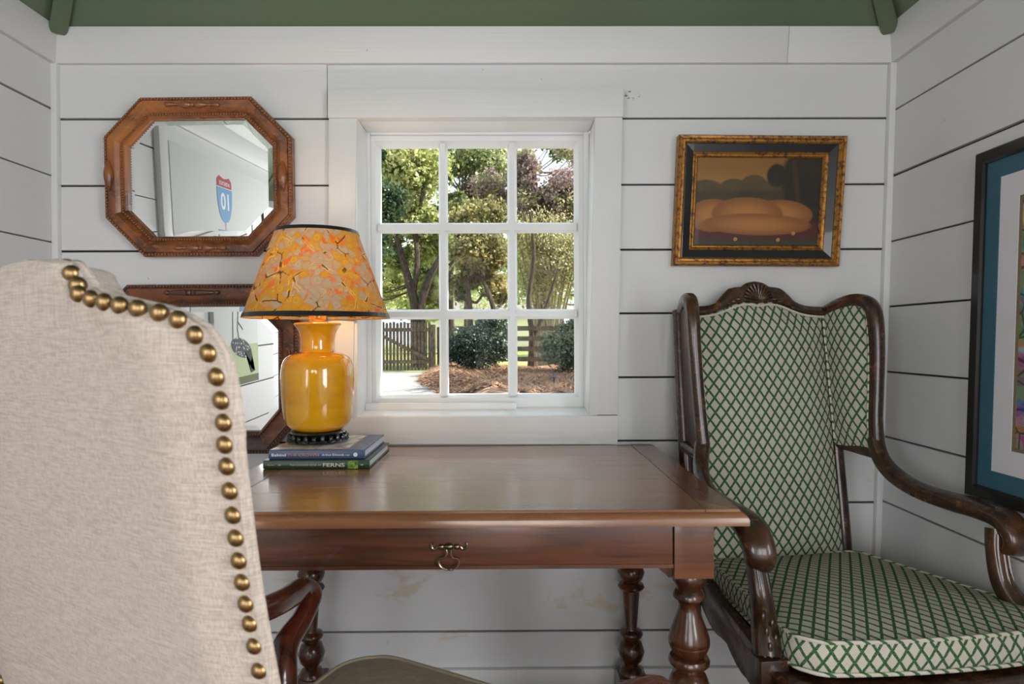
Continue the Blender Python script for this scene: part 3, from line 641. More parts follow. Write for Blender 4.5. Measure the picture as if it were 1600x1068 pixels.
# ================================================================== WRITING TABLE
TZ = .76
tb = thing('writing_table', 'polished walnut writing table with turned legs under the window', 'table', (-.09, -.36, 0))
tx0, tx1, ty0, ty1 = -.597, .412, -.714, -.030
obj('table_top', MB().box(tx0+.082, tx1-.072, ty0+.0125, ty1-.156, TZ-.022, TZ), m_table, tb, bevel=.0008, seg=1)
obj('back_board', MB().box(tx0+.082, tx1-.072, ty1-.1545, ty1, TZ-.022, TZ-.0004), m_table, tb, bevel=.0014, seg=1)
m_band = wood('walnut_end_band', S(126, 78, 50), S(98, 58, 37), S(142, 90, 54), (28, 2.2, 28), .26, .6, bump=.04)
obj('end_band', MB().hexa([(tx0+.0125, ty0+.0125, TZ-.022), (tx0+.0126, ty0+.0125, TZ-.022), (tx0+.0815, ty0+.09, TZ-.022), (tx0+.0815, ty1, TZ-.022)] + [(tx0+.0125, ty0+.0125, TZ), (tx0+.0126, ty0+.0125, TZ), (tx0+.0815, ty0+.09, TZ), (tx0+.0815, ty1, TZ)]), m_band, tb) if False else None
for s, (xa, xb) in ((-1, (tx0+.0125, tx0+.0815)), (1, (tx1-.0715, tx1-.0125))):
    xi, xo = (xb, xa) if s < 0 else (xa, xb)
    obj('end_band', MB().prism([(xo, ty0+.0125, TZ-.022), (xo, ty1, TZ-.022), (xi, ty1, TZ-.022), (xi, ty0+.086, TZ-.022)], (0, 0, .0222)), m_band, tb)
    obj('corner_fillet', MB().prism([(xo, ty0+.0125, TZ-.022), (xi, ty0+.0855, TZ-.022), (xi, ty0+.0125, TZ-.022)], (0, 0, .0218)), m_table, tb)
prof = [(0, TZ-.026), (0, TZ-.016), (.003, TZ-.010), (.007, TZ-.006), (.010, TZ-.0045), (.0118, TZ-.0045), (.0118, TZ-.026)]
for sd_ in frame_sides([(tx0, ty0), (tx1, ty0), (tx1, ty1+.0118), (tx0, ty1+.0118)], prof, lambda u, v, h: Vector((u, v, h))): obj('edge_moulding', sd_, m_table, tb, smooth=True, angle=50)
LEGX = (-.562+.033, .365-.0355); LEGY = (-.6355, -.085); HB = .0355
obj('under_moulding', MB().box(tx0+.02, tx1-.02, ty0+.022, ty1-.02, TZ-.0305, TZ-.0225), m_tabled, tb, bevel=.002)
za, zb_ = .651, TZ-.031
fx0, fx1 = LEGX[0]+HB, LEGX[1]-HB
dr = obj('drawer_front', MB().box(fx0+.002, fx1-.002, -.668, -.646, za+.003, zb_-.001), m_tabled, tb, bevel=.0015)
obj('apron_rail', MB().box(fx0, fx1, -.6655, -.646, za-.005, za+.002), m_tabled, tb)
obj('side_apron', MB().box(LEGX[0]-.03, LEGX[0]-.008, LEGY[0]+HB, LEGY[1]-HB, za, zb_), m_tabled, tb); obj('side_apron', MB().box(LEGX[1]+.008, LEGX[1]+.03, LEGY[0]+HB, LEGY[1]-HB, za, zb_), m_tabled, tb)
obj('back_apron', MB().box(fx0, fx1, LEGY[1]+.01, LEGY[1]+.03, za, zb_), m_tabled, tb)
lp = [(.029, .628), (.031, .621), (.030, .614), (.024, .606), (.022, .598), (.026, .593), (.0285, .588), (.0285, .583), (.022, .578), (.0185, .570), (.0195, .560), (.024, .546), (.031, .528), (.0365, .510), (.0372, .502), (.0355, .5), (.0368, .498), (.034, .489), (.028, .480), (.024, .477), (.034, .475), (.0372, .469), (.0365, .463), (.032, .459), (.021, .456), (.0195, .452), (.022, .448), (.030, .443), (.0362, .428), (.031, .411), (.021, .402), (.020, .399), (.032, .396), (.0355, .389), (.032, .383), (.022, .379), (.0225, .374), (.0155, .279), (.017, .274), (.028, .270), (.0315, .262), (.028, .254), (.017, .250), (.0165, .246), (.027, .240), (.0355, .216), (.030, .194), (.018, .181), (.017, .176), (.026, .172), (.032, .160), (.033, .1565)]
for lx in LEGX:
    for ly in LEGY:
        lg = obj('leg', MB().lathe(lp, (lx, ly, 0), 28), m_leg, tb, smooth=True, angle=50)
        obj('leg_block', MB().box(lx-HB, lx+HB, ly-HB, ly+HB, .628, zb_), m_tabled, lg, bevel=.002)
        obj('foot_block', MB().box(lx-.037, lx+.037, ly-.037, ly+.037, .055, .156), m_leg, lg, bevel=.003)
        obj('bun_foot', MB().lathe([(.02, 0), (.033, .012), (.036, .03), (.030, .048), (.02, .055)], (lx, ly, 0), 20), m_leg, lg, smooth=True)
for lx in LEGX: obj('stretcher', MB().box(lx-.024, lx+.024, LEGY[0]+.037, LEGY[1]-.037, .085, .13), m_leg, tb, bevel=.004)
obj('stretcher', MB().box(LEGX[0]+.024, LEGX[1]-.024, -.385, -.337, .085, .13), m_leg, tb, bevel=.004)
for s, lx in ((1, LEGX[0]+HB), (-1, LEGX[1]-HB)):
    obj('corner_bracket', MB().prism([(lx, -.655, za-.005), (lx+s*.028, -.655, za-.005), (lx+s*.022, -.655, za-.012), (lx+s*.012, -.655, za-.020), (lx+s*.006, -.655, za-.026), (lx, -.655, za-.026)], (0, .018, 0)), m_leg, tb)
# drawer pull
pc = W(702, 853, 1.128); hx, hz = pc.x, pc.z; hy = -.668
mp = MB(); mp.sphere((hx, hy-.004, hz), (.009, .006, .0055), 10, 6)
for s in (-1, 1):
    mp.sphere((hx+s*.0135, hy-.004, hz-.001), (.0055, .004, .005), 8, 5)
    mp.tube(catmull([(hx+s*.012, hy-.003, hz-.002), (hx+s*.019, hy-.004, hz-.0005), (hx+s*.024, hy-.004, hz-.005), (hx+s*.030, hy-.004, hz-.003), (hx+s*.031, hy-.004, hz+.004), (hx+s*.028, hy-.004, hz+.005)], 4), .0019, 6)
pull = obj('drawer_pull', mp, m_iron, dr, smooth=True)
for s in (-1, 1):
    P = catmull([(hx+s*.005, hy-.009, hz-.004), (hx+s*.0035, hy-.009, hz-.012), (hx+s*.0075, hy-.009, hz-.0185), (hx+s*.0155, hy-.009, hz-.020), (hx+s*.018, hy-.009, hz-.027), (hx+s*.014, hy-.009, hz-.035), (hx+s*.005, hy-.009, hz-.0395), (hx, hy-.009, hz-.0395)], 5)
    pull_mb = MB().tube(P, .0019, 7); pull_mb.sphere((hx+s*.004, hy-.009, hz-.0395), .0026, 6, 4)
    obj('bail', pull_mb, m_iron, dr, smooth=True)

# ================================================================== TEXT
def text_mb(body, width, height, T, bold=0.0, serif=False):
    cu = bpy.data.curves.new('t', 'FONT'); cu.body = body; cu.size = 1; cu.offset = bold; cu.resolution_u = 3
    o = bpy.data.objects.new('t', cu); COL.objects.link(o); bpy.context.view_layer.update()
    me = bpy.data.meshes.new_from_object(o.evaluated_get(bpy.context.evaluated_depsgraph_get())); bpy.data.objects.remove(o); bpy.data.curves.remove(cu)
    xs = [v.co.x for v in me.vertices]; ys = [v.co.y for v in me.vertices]; x0, x1, y0, y1 = min(xs), max(xs), min(ys), max(ys)
    mb = MB(); mb.v = [T((v.co.x-x0)/(x1-x0)*width, (v.co.y-y0)/(y1-y0)*height) for v in me.vertices]; mb.f = [tuple(p.vertices) for p in me.polygons]
    bpy.data.meshes.remove(me); return mb

# ================================================================== BOOKS
bz = TZ
def book(name, label, x0, x1, y0, y1, z0, z1, cover, rounded=False):
    t = thing(name, label, 'book', ((x0+x1)/2, (y0+y1)/2, z0))
    e = .0028
    obj('bottom_cover', MB().box(x0, x1, y0+.004, y1, z0, z0+e), cover, t, bevel=.0008, seg=1); tc_ = obj('top_cover', MB().box(x0, x1, y0+.004, y1, z1-e, z1), cover, t, bevel=.0008, seg=1)
    sp_ = obj('spine', MB().prism([(x0, y0+.005, z0), (x0, y0+.0018, z0+.001), (x0, y0+.0004, z0+(z1-z0)*.3), (x0, y0, (z0+z1)/2), (x0, y0+.0004, z1-(z1-z0)*.3), (x0, y0+.0018, z1-.001), (x0, y0+.005, z1)], (x1-x0, 0, 0)), cover, t, smooth=True, angle=50)
    obj('pages', MB().box(x0+.004, x1-.004, y0+.006, y1-.005, z0+e, z1-e), m_pages, t)
    return t, sp_, tc_
k = NT('green_jacket'); m_gb = k.set(Base_Color=S(40, 66, 48), Roughness=.3); k = NT('blue_jacket'); m_bb = k.set(Base_Color=S(72, 88, 124), Roughness=.3)
b1, s1, c1_ = book('hardback_book', 'green hardback book lying directly on the table under the blue one', -.556, -.315, -.3455, -.098, TZ+.0005, TZ+.0200, m_gb)
b2, s2, c2_ = book('hardback_book', 'blue hardback book between the green book and the yellow lamp', -.549, -.329, -.330, -.096, TZ+.0203, TZ+.0412, m_bb)
m_wht = plain('white_print', S(236, 236, 238), .5); m_orp = plain('copper_print', S(206, 146, 100), .4); m_crm = plain('cream_print', S(218, 216, 190), .5); m_gol = plain('gold_print', S(176, 158, 90), .5)
def spine_text(par, body, x, w_, zc, h, y, mat, bold=0.0): obj('spine_lettering', text_mb(body, w_, h, lambda a, b: Vector((x+a, y, zc-h/2+b)), bold), mat, par)
y2 = -.3308; zc2 = TZ+.0303
spine_text(s2, 'Behind', -.542, .033, zc2, .0066, y2, m_wht, .018); spine_text(s2, 'THE CROWN', -.506, .072, zc2-.0002, .0062, y2, m_orp, .008)
spine_text(s2, 'Arthur Edwards', -.427, .051, zc2, .0052, y2, m_wht, .006); spine_text(s2, 'MBE', -.373, .010, zc2-.001, .0026, y2, m_wht)
obj('spine_emblem', MB().prism([(-.350+.0048*math.cos(a*PI/8), y2+.0002, zc2+.0048*math.sin(a*PI/8)) for a in range(16)], (0, -.0004, 0)), m_wht, s2)
y1b = -.3463; zc1 = TZ+.0101
spine_text(s1, 'THE COMPLETE BOOK OF', -.495, .071, zc1, .0036, y1b, m_crm); spine_text(s1, 'FERNS', -.420, .049, zc1, .0085, y1b, m_crm, .01)
k = NT('fern_picture'); n = k.noise(k.coord('Object'), 120, 4); m_fern = k.set(Base_Color=k.ramp(n, [(.35, S(50, 84, 36)), (.55, S(120, 150, 50)), (.7, S(176, 190, 90))]), Roughness=.4)
obj('spine_picture', MB().box(-.364, -.341, y1b, y1b+.0006, TZ+.0012, TZ+.0192), m_fern, s1)
obj('spine_rule', MB().box(-.546, -.530, y1b, y1b+.0006, zc1-.0007, zc1+.0007), m_gol, s1)
for x in (-.519, -.332): obj('spine_leaf', MB().prism([(x-.004, y1b+.0005, zc1), (x, y1b+.0005, zc1+.0018), (x+.0045, y1b+.0005, zc1+.0004), (x+.001, y1b+.0005, zc1-.0018)], (0, -.0005, 0)), m_gol, s1)
k = NT('cover_photograph'); n = k.vor(k.coord('Object'), 55, 'F1', 1); n2 = k.noise(k.coord('Object'), 40, 4)
m_cov = k.set(Base_Color=k.mix(k.smooth(n2, .42, .6), k.mix(.45, S(200, 190, 180), n), S(232, 232, 236)), Roughness=.25)
obj('cover_photo', MB().box(-.547, -.372, -.318, -.104, TZ+.0411, TZ+.0415), m_cov, c2_)
obj('cover_lettering', text_mb('THE CROWN', .15, .012, lambda a, b: Vector((-.356+b, -.29+a, TZ+.0414)), .004), plain('pale_blue_print', S(150, 164, 196), .4), c2_)

# ================================================================== TABLE LAMP
LX, LY, LZ = -.472, -.205, TZ+.0416
lamp = thing('table_lamp', 'lit yellow ceramic vase lamp with a marbled paper shade, on the books', 'lamp', (LX, LY, LZ))
C0 = (LX, LY, 0)
sd2 = obj('stand', MB().lathe([(.060, LZ), (.064, LZ+.003), (.062, LZ+.008), (.056, LZ+.010), (.062, LZ+.0205), (.066, LZ+.023), (.064, LZ+.027), (.052, LZ+.029), (.045, LZ+.031)], C0, 40), m_ebony, lamp, smooth=True)
cvm = MB()
for i in range(22):
    a = 2*PI*i/22; cvm.sphere((LX+.0675*math.cos(a), LY+.0675*math.sin(a), LZ+.0135), (.0065, .0065, .0075 if i % 2 else .0095), 8, 5)
for i in range(6):
    a = 2*PI*i/6+.3; cvm.sphere((LX+.066*math.cos(a), LY+.066*math.sin(a), LZ+.0065), (.009, .009, .0065), 8, 5)
obj('carved_band', cvm, m_ebony, sd2, smooth=True)
bp = [(.03, .829), (.050, .830), (.062, .834), (.073, .843), (.0800, .858), (.0838, .880), (.0865, .910), (.0880, .945), (.0878, .970), (.0855, .990), (.0795, 1.006), (.069, 1.016), (.055, 1.0215), (.046, 1.0235), (.0425, 1.026), (.0410, 1.034), (.0408, 1.048), (.0422, 1.062), (.0460, 1.075), (.0520, 1.085), (.0560, 1.090), (.0568, 1.0935), (.0545, 1.0955), (.048, 1.0945), (.044, 1.085), (.01, 1.08)]
P = catmull([(r, 0, z) for r, z in bp], 3); obj('vase_body', MB().lathe([(p.x, p.z) for p in P], C0, 56), m_glaze, lamp, smooth=True, angle=70)
obj('neck', MB().lathe([(.015, 1.083), (.021, 1.094), (.0215, 1.100), (.016, 1.103), (.021, 1.108), (.0215, 1.114), (.015, 1.119), (.008, 1.122)], C0, 24), m_amber, lamp, smooth=True)
SB, ST, RB, RT = 1.1085, 1.322, .176, .0985
sh = MB(); rings = []
for j in range(9):
    t = j/8; rings.append([Vector((LX+(RB+(RT-RB)*t)*math.cos(2*PI*q/72), LY+(RB+(RT-RB)*t)*math.sin(2*PI*q/72), SB+(ST-SB)*t)) for q in range(72)])
sh.loft(rings, caps=False); shade = obj('shade', sh, m_paper, lamp, smooth=True, angle=60)
def ringband(r0, r1, z0, z1, th=.0016): return MB().loft([[Vector((LX+r*math.cos(2*PI*q/72), LY+r*math.sin(2*PI*q/72), z)) for q in range(72)] for r, z in ((r0+.0003, z0+.0008), (r0+th, z0), (r1+th, z1), (r1+.0003, z1), (r0+.0003, z0+.0008))], caps=False)
sl_ = (RB-RT)/(ST-SB)
obj('shade_trim', ringband(RB, RB-.0115*sl_, SB-.001, SB+.0105), m_black, shade, smooth=True, angle=50); obj('shade_trim', ringband(RT+.0075*sl_, RT, ST-.0075, ST+.001), m_black, shade, smooth=True, angle=50)
sp3 = MB()
for i in range(3): a = 2*PI*i/3+.4; sp3.tube([(LX, LY, 1.304), (LX+RT*.98*math.cos(a), LY+RT*.98*math.sin(a), 1.312)], .0016, 6)
sp3.tube([(LX, LY, 1.11), (LX, LY, 1.31)], .004, 8); obj('harp_rod', sp3, m_brass, lamp, smooth=True)
bl = obj('bulb', MB().lathe([(.012, 1.150), (.014, 1.165), (.024, 1.185), (.030, 1.210), (.024, 1.232), (.010, 1.243), (.001, 1.245)], (LX+.03, LY, 0), 20), m_bulb, lamp, smooth=True)
pl_ = bpy.data.lights.new('lamp_light', 'POINT'); pl_.energy = 2.2; pl_.color = (1, .70, .36); pl_.shadow_soft_size = .03
po = bpy.data.objects.new('lamp_light', pl_); COL.objects.link(po); po.location = (-.0, 0, 1.205-LZ); po.parent = lamp

# ================================================================== MIRRORS
def mirror(label, pxp, o, n, prof, bead_in, bead_out, m_fr, m_bd, gi, top_orn, m_alt=None):
    n = Vector(n).normalized(); ex = Vector((1, 0, 0)); ex = (ex-n*ex.dot(n)).normalized(); ez = n.cross(ex); ez = ez if ez.z > 0 else -ez
    P = [WP(x, y, o, n)-o for x, y in pxp]; P = [(p.dot(ex), p.dot(ez)) for p in P]
    T = lambda u, v, h: o+ex*u+ez*v+n*h
    us = [p[0] for p in P]; vs_ = [p[1] for p in P]; uc = (min(us)+max(us))/2; vc = (min(vs_)+max(vs_))/2
    t = thing('octagonal_mirror', label, 'mirror', T(uc, min(vs_), -.02))
    for i, s in enumerate(frame_sides(P, prof, T)): obj('frame_rail', s, m_alt if (m_alt and i in (1, 2, 3, 4, 6)) else m_fr, t, smooth=True, angle=25)
    def beads(ins, h, sp, r):
        ring = poly_off(P, ins); mb = MB(); N = len(ring)
        for i in range(N):
            a, b = ring[i], ring[(i+1) % N]; L = (b-a).length; c = max(2, int(L/sp)); dirv = (b-a)/L; al = ex*dirv.x+ez*dirv.y; ac = ex*(-dirv.y)+ez*dirv.x
            M = Matrix((al, ac, n)).transposed()
            for q in range(c):
                p = a+(b-a)*((q+.5)/c); mb.sphere(T(p.x, p.y, h), (sp*.47, r, r), 6, 4, M)
        return mb
    obj('beading', beads(bead_out[0], bead_out[1]+.0006, .0085, .0042), m_bd, t, smooth=True, angle=80, kind='stuff'); obj('beading', beads(bead_in[0], bead_in[1]+.001, .0072, .0036), m_bd, t, smooth=True, angle=80, kind='stuff')
    # bevelled glass
    r0, r1 = poly_off(P, gi), poly_off(P, gi+.015); hb = prof[-1][1]
    g = MB(); N = len(r0); g.v = [T(p.x, p.y, hb+.0008) for p in r0]+[T(p.x, p.y, hb+.0022) for p in r1]; g.f = [(i, (i+1) % N, N+(i+1) % N, N+i) for i in range(N)]+[tuple(range(N, 2*N))]
    gl = obj('mirror_glass', g, m_mirror, t)
    bkp = poly_off(P, .006); obj('backing', MB().prism([T(p.x, p.y, hb-.003) for p in bkp], -n*.006), m_black, t)
    for (u, v, L, R, ax) in top_orn:      # split turnings: half-round profiles laid on the frame
        mb = MB(); N = 16; d1, d2 = (ex, ez) if ax == 'u' else (ez, ex); rings = []
        pr3 = top_orn[(u, v, L, R, ax)]
        for s, r in pr3: rings.append([T(u, v, .0055)+d1*(s*L)+(d2*math.cos(2*PI*q/N)*r*R*(1.0)+n*math.sin(2*PI*q/N)*r*R*.8) for q in range(N)])
        mb.loft(rings); obj('split_turning' if len(pr3) > 9 else 'oval_boss', mb, m_fr if len(pr3) <= 9 else m_bd, t, smooth=True, angle=60)
    return t, T, P
ovl = [(-1, .02), (-.8, .38), (-.5, .75), (-.2, .97), (0, 1), (.2, .97), (.5, .75), (.8, .38), (1, .02)]
turn1 = [(-1, .1), (-.97, .4), (-.9, .62), (-.82, .62), (-.74, .35), (-.66, .2), (-.63, .5), (-.60, .5), (-.56, .2), (-.46, .45), (-.34, .85), (-.22, 1), (-.12, .75), (-.06, .35), (-.03, .6), (.03, .6), (.06, .35), (.12, .75), (.22, 1), (.34, .85), (.46, .45), (.56, .2), (.60, .5), (.63, .5), (.66, .2), (.74, .35), (.82, .62), (.9, .62), (.97, .4), (1, .1)]
turn2 = [(-1, .1), (-.97, .5), (-.92, .8), (-.86, .75), (-.82, .4), (-.78, .4), (-.74, .6), (-.6, .7), (-.3, .95), (-.18, 1), (-.16, .6), (-.13, .6), (-.11, 1), (-.03, 1), (0, .5), (.03, 1), (.11, 1), (.13, .6), (.16, .6), (.18, 1), (.3, .95), (.6, .7), (.74, .6), (.78, .4), (.82, .4), (.86, .75), (.92, .8), (.97, .5), (1, .1)]
oct1 = [(224.5, 400.9), (398.8, 399.7), (457.3, 337.9), (455.3, 213.4), (391.4, 149.6), (217.5, 151.6), (160.7, 213), (163.6, 339.9)]
prof1 = [(0, -.028), (0, -.004), (.002, -.001), (.0105, -.001), (.012, .003), (.030, .002), (.041, -.004), (.0425, -.006), (.0495, -.006), (.051, -.010), (.056, -.014), (.056, -.022)]
o1 = W(308, 275, 1.755)
mirror('amber oak octagonal mirror hanging above the lower dark mirror', oct1, o1, (.03, -1, -.05), prof1, (.046, -.0045), (.0062, .0), m_oak, m_bead, .056,
       {(-.005, .190, .074, .0105, 'u'): turn1, (.005, -.195, .070, .0105, 'u'): turn1, (-.2335, .0, .043, .0125, 'v'): ovl, (.232, .0, .043, .0125, 'v'): ovl})
oct2 = [(190, 710), (419, 709), (467, 652), (466, 503), (409, 443), (197, 444.5), (140, 503), (138, 652)]
prof2 = [(0, -.028), (0, -.004), (.002, -.001), (.011, -.001), (.0125, .003), (.034, .002), (.046, -.004), (.048, -.006), (.056, -.006), (.058, -.010), (.0605, -.014), (.0605, -.022)]
o2 = W(303, 576, 1.762)
mirror('dark oak octagonal mirror hanging lower, half hidden by lamp and linen chair', oct2, o2, (0.0, -1, -.019), prof2, (.052, -.0045), (.0065, .0), m_oakd, m_beadd, .0605,
       {(.0, .2085, .076, .0085, 'u'): turn2, (.0, -.2085, .076, .0085, 'u'): turn2, (.262, .0, .055, .0115, 'v'): ovl, (-.262, .0, .055, .0115, 'v'): ovl}, m_oakd2)

# ================================================================== PICTURES
def layer_mat(name, fn, rough=.5, coat=0):
    k = NT(name); uv = k.coord('UV'); s = k.sep(uv); nz = k.noise(uv, 6, 4)
    def ell(cx, cy, rx, ry, rot=0, soft=.15):
        c_, s_ = math.cos(rot), math.sin(rot); dx = k.M('SUBTRACT', s[0], cx); dy = k.M('SUBTRACT', s[1], cy)
        a = k.M('ADD', k.M('MULTIPLY', dx, c_), k.M('MULTIPLY', dy, s_)); b = k.M('SUBTRACT', k.M('MULTIPLY', dy, c_), k.M('MULTIPLY', dx, s_))
        r = k.M('SQRT', k.M('ADD', k.M('POWER', k.M('DIVIDE', a, rx), 2), k.M('POWER', k.M('DIVIDE', b, ry), 2))); return k.smooth(r, 1, 1-soft), r
    col = fn(k, uv, s, ell, nz); k.set(Base_Color=col, Roughness=rough); k.b.inputs['Coat Weight'].default_value = coat; return k.m
# the landscape: amber sky, dark hills and trees, rounded ochre dunes on a wine-red field
def paint1(k, uv, s, ell, nz):
    sky = k.mix(k.smooth(s[1], .55, .95), S(160, 116, 54), S(134, 94, 42))
    col = sky
    for cx, cy, rx, ry in ((.08, .60, .16, .16), (.30, .62, .14, .15), (.46, .64, .13, .18), (.60, .60, .16, .15)): m, r = ell(cx, cy, rx, ry); col = k.mix(m, col, k.mix(nz, S(62, 52, 34), S(96, 78, 46)))
    col = k.mix(k.smooth(s[1], .66, .58), col, k.mix(nz, S(44, 40, 28), S(78, 66, 40)))
    for cx, cy, rx, ry in ((.64, .80, .09, .15), (.85, .78, .20, .36), (.98, .62, .18, .5), (.80, .45, .12, .2)): m, r = ell(cx, cy, rx, ry, 0, .25); col = k.mix(m, col, k.mix(nz, S(24, 22, 18), S(50, 40, 26)))
    m, r = ell(.80, .72, .025, .36, .10, .4); col = k.mix(k.M('MULTIPLY', m, .6), col, S(80, 50, 30))
    m, r = ell(.5, .13, .66, .24, -.02, .12); col = k.mix(m, col, k.mix(nz, S(66, 30, 26), S(88, 40, 34)))
    col = k.mix(k.smooth(s[1], .075, .055), col, S(58, 54, 40))
    for cx, cy, rx, ry, rot in ((.14, .34, .20, .20, .1), (.70, .36, .26, .17, -.1), (.42, .36, .30, .20, -.05), (.50, .24, .46, .13, -.03)):
        m, r = ell(cx, cy, rx, ry, rot, .10); sh_ = k.mix(k.smooth(r, .2, 1.0), k.mix(nz, S(182, 124, 64), S(164, 106, 52)), S(134, 82, 40)); col = k.mix(m, col, sh_)
    for cx, cy in ((.335, .07), (.68, .065), (.80, .14)): m, r = ell(cx, cy, .017, .024); col = k.mix(m, col, S(180, 126, 70))
    return col
m_paint = layer_mat('amber_landscape_paint', paint1, .55, .05)
cr = [(1052.5, 414), (1313, 415.5), (1326.5, 211), (1062, 209)]
nP = Vector((0, -1, -.03)).normalized(); oP = W(1190, 312, 1.762)
exP = Vector((1, 0, 0)); ezP = exP.cross(nP); ezP = ezP if ezP.z > 0 else -ezP
PP = [WP(x, y, oP, nP)-oP for x, y in cr]; PP = [(p.dot(exP), p.dot(ezP)) for p in PP]; TP_ = lambda u, v, h: oP+exP*u+ezP*v+nP*h
pic = thing('landscape_painting', 'small amber painting in a gilt and black frame above the green chair', 'painting', TP_(0, PP[0][1], -.02))
for s in frame_sides(PP, [(0, -.030), (0, -.006), (.004, 0), (.010, -.001), (.012, -.004), (.018, -.004), (.022, -.008)], TP_): obj('gilt_rail', s, m_gilt, pic, smooth=True, angle=30)
for s in frame_sides(PP, [(.022, -.030), (.022, -.008), (.024, -.0075), (.044, -.014), (.044, -.030)], TP_): obj('black_rail', s, m_black, pic, smooth=True, angle=30)
for s in frame_sides(PP, [(.044, -.030), (.044, -.0125), (.047, -.011), (.052, -.014), (.055, -.014), (.059, -.019), (.059, -.030)], TP_): obj('inner_gilt_rail', s, m_gilt, pic, smooth=True, angle=30)
ci = poly_off(PP, .058); cb = MB(); cb.v = [TP_(p.x, p.y, -.021) for p in ci]+[TP_(p.x, p.y, -.027) for p in ci]; cb.f = [(0, 1, 2, 3), (7, 6, 5, 4), (0, 4, 5, 1), (1, 5, 6, 2), (2, 6, 7, 3), (3, 7, 4, 0)]; cb.uv = [(0, 0), (1, 0), (1, 1), (0, 1)]*2
obj('painted_panel', cb, m_paint, pic)
# bright print on the right wall
def paint2(k, uv, s, ell, nz):
    v = k.node('ShaderNodeTexNoise', {'Vector': uv, 'Scale': 7.0, 'Detail': 3.0, 'Distortion': 1.2}).outputs['Color']; hs = k.node('ShaderNodeHueSaturation', {'Saturation': 2.6, 'Value': .75, 'Color': v}).outputs[0]
    q = k.sep(uv)[1]; base = k.ramp(q, [(0, S(120, 40, 50)), (.08, S(190, 40, 40)), (.18, S(40, 50, 120)), (.30, S(60, 40, 40)), (.36, S(170, 40, 36)), (.395, S(150, 170, 200)), (.41, S(190, 40, 30)), (.45, S(60, 110, 70)), (.55, S(40, 44, 40)), (.62, S(40, 120, 90)), (.70, S(90, 50, 40)), (.74, S(220, 70, 40)), (.80, S(30, 110, 60)), (.86, S(90, 44, 30)), (.90, S(226, 120, 40)), (1, S(110, 170, 200))])
    e = k.vor(uv, 11, 'DISTANCE_TO_EDGE'); col = k.mix(.30, base, hs); cell = k.vor(k.node('ShaderNodeVectorMath', {0: uv, 1: v}, operation='ADD').outputs[0], 9, 'F1', 1)
    col = k.mix(.15, col, cell); return k.mix(k.M('MULTIPLY', k.smooth(e, .06, .02), .75), col, S(24, 22, 30))
m_print = layer_mat('bright_print', paint2, .45)
def WR(x, y, off=.022):   # onto the right wall's plane
    n = Vector((-1, 0, .0335)).normalized(); o = Vector((XR(0)-off, 0, 0)); return WP(x, y, o, n)
nR = Vector((-1, 0, .0335)).normalized(); c0 = WR(1505.3, 771); c3 = WR(1510, 246.5)
exR = Vector((0, -1, 0)); ezR = nR.cross(exR); ezR = ezR if ezR.z > 0 else -ezR
oR = c0.copy(); HH = (c3-c0).dot(ezR); lean = (c3-c0).dot(exR); WW = .66
PR = [(0, 0), (WW, 0), (WW, HH), (0, HH)]; TR = lambda u, v, h: oR+exR*u+ezR*v+nR*h
pr4 = thing('framed_print', 'large bright print in a black frame with teal and white mats', 'picture', TR(WW/2, 0, -.02))
for s in frame_sides(PR, [(0, -.021), (0, -.003), (.003, 0), (.024, 0), (.029, -.004), (.029, -.021)], TR): obj('frame_rail', s, m_black, pr4, smooth=True, angle=30)
m_teal = plain('teal_mat', S(58, 98, 118), .6); m_wmat = plain('white_mat', S(226, 218, 226), .7); m_fil = plain('bronze_fillet', S(128, 108, 84), .5)
def matring(a, b, h): return frame_sides(PR, [(a, -.02), (a, h), (b, h), (b, -.02)], TR)
for s in matring(.0285, .0665, -.009): obj('teal_mat', s, m_teal, pr4)
for s in matring(.0667, .118, -.0105): obj('white_mat', s, m_wmat, pr4)
for s in matring(.1182, .1255, -.0118): obj('fillet', s, m_fil, pr4)
ci = poly_off(PR, .125); cb = MB(); cb.v = [TR(p.x, p.y, -.013) for p in ci]+[TR(p.x, p.y, -.019) for p in ci]; cb.f = [(3, 2, 1, 0), (4, 5, 6, 7), (1, 5, 4, 0), (2, 6, 5, 1), (3, 7, 6, 2), (0, 4, 7, 3)]; cb.uv = [(0, 0), (.75, 0), (.75, 1), (0, 1)]*2
obj('print_sheet', cb, m_print, pr4)
gi_ = poly_off(PR, .0285); obj('glazing', MB().prism([TR(p.x, p.y, -.0065) for p in gi_], nR*.0015), m_glass, pr4)

# things on the left wall, seen in the mirrors
struct(obj('trim_6', MB().box(XL, XL+.022, -.735, -.668, .13, 1.80), m_trimv, bevel=.002))
m_canvas = plain('white_canvas', S(224, 226, 224), .7)
cn = thing('road_sign_canvas', 'wide white canvas of road signs, seen reflected in the upper mirror', 'picture', (XL, -1.45, 1.25))
obj('canvas', MB().box(XL+.001, XL+.024, -2.15, -.74, 1.25, 1.742), m_canvas, cn, bevel=.003)
xs = XL+.0245; yc, zs = -1.278, 1.672
m_red = plain('sign_red', S(176, 44, 58), .6); m_blu = plain('sign_blue', S(104, 158, 206), .6)
def shield(pts, mat, name): obj(name, MB().prism([(xs, yc+u, zs+v) for u, v in pts], (.0012, 0, 0)), mat, cn)
shield([(-.086, -.003), (-.060, .012), (-.03, .006), (0, .002), (.03, .006), (.060, .012), (.086, -.003), (.089, -.036), (-.089, -.036)], m_red, 'shield_top')
lowp = [(-.090, -.041), (.090, -.041)]+[(.092*math.cos(a)**.8 if a < PI/2 else 0, -.062-.135*math.sin(a)**1.15) for a in [i*PI/2/8 for i in range(0, 9)]]
lowp += [(-u, v) for u, v in lowp[-2:1:-1]]
shield(lowp, m_blu, 'shield_body')
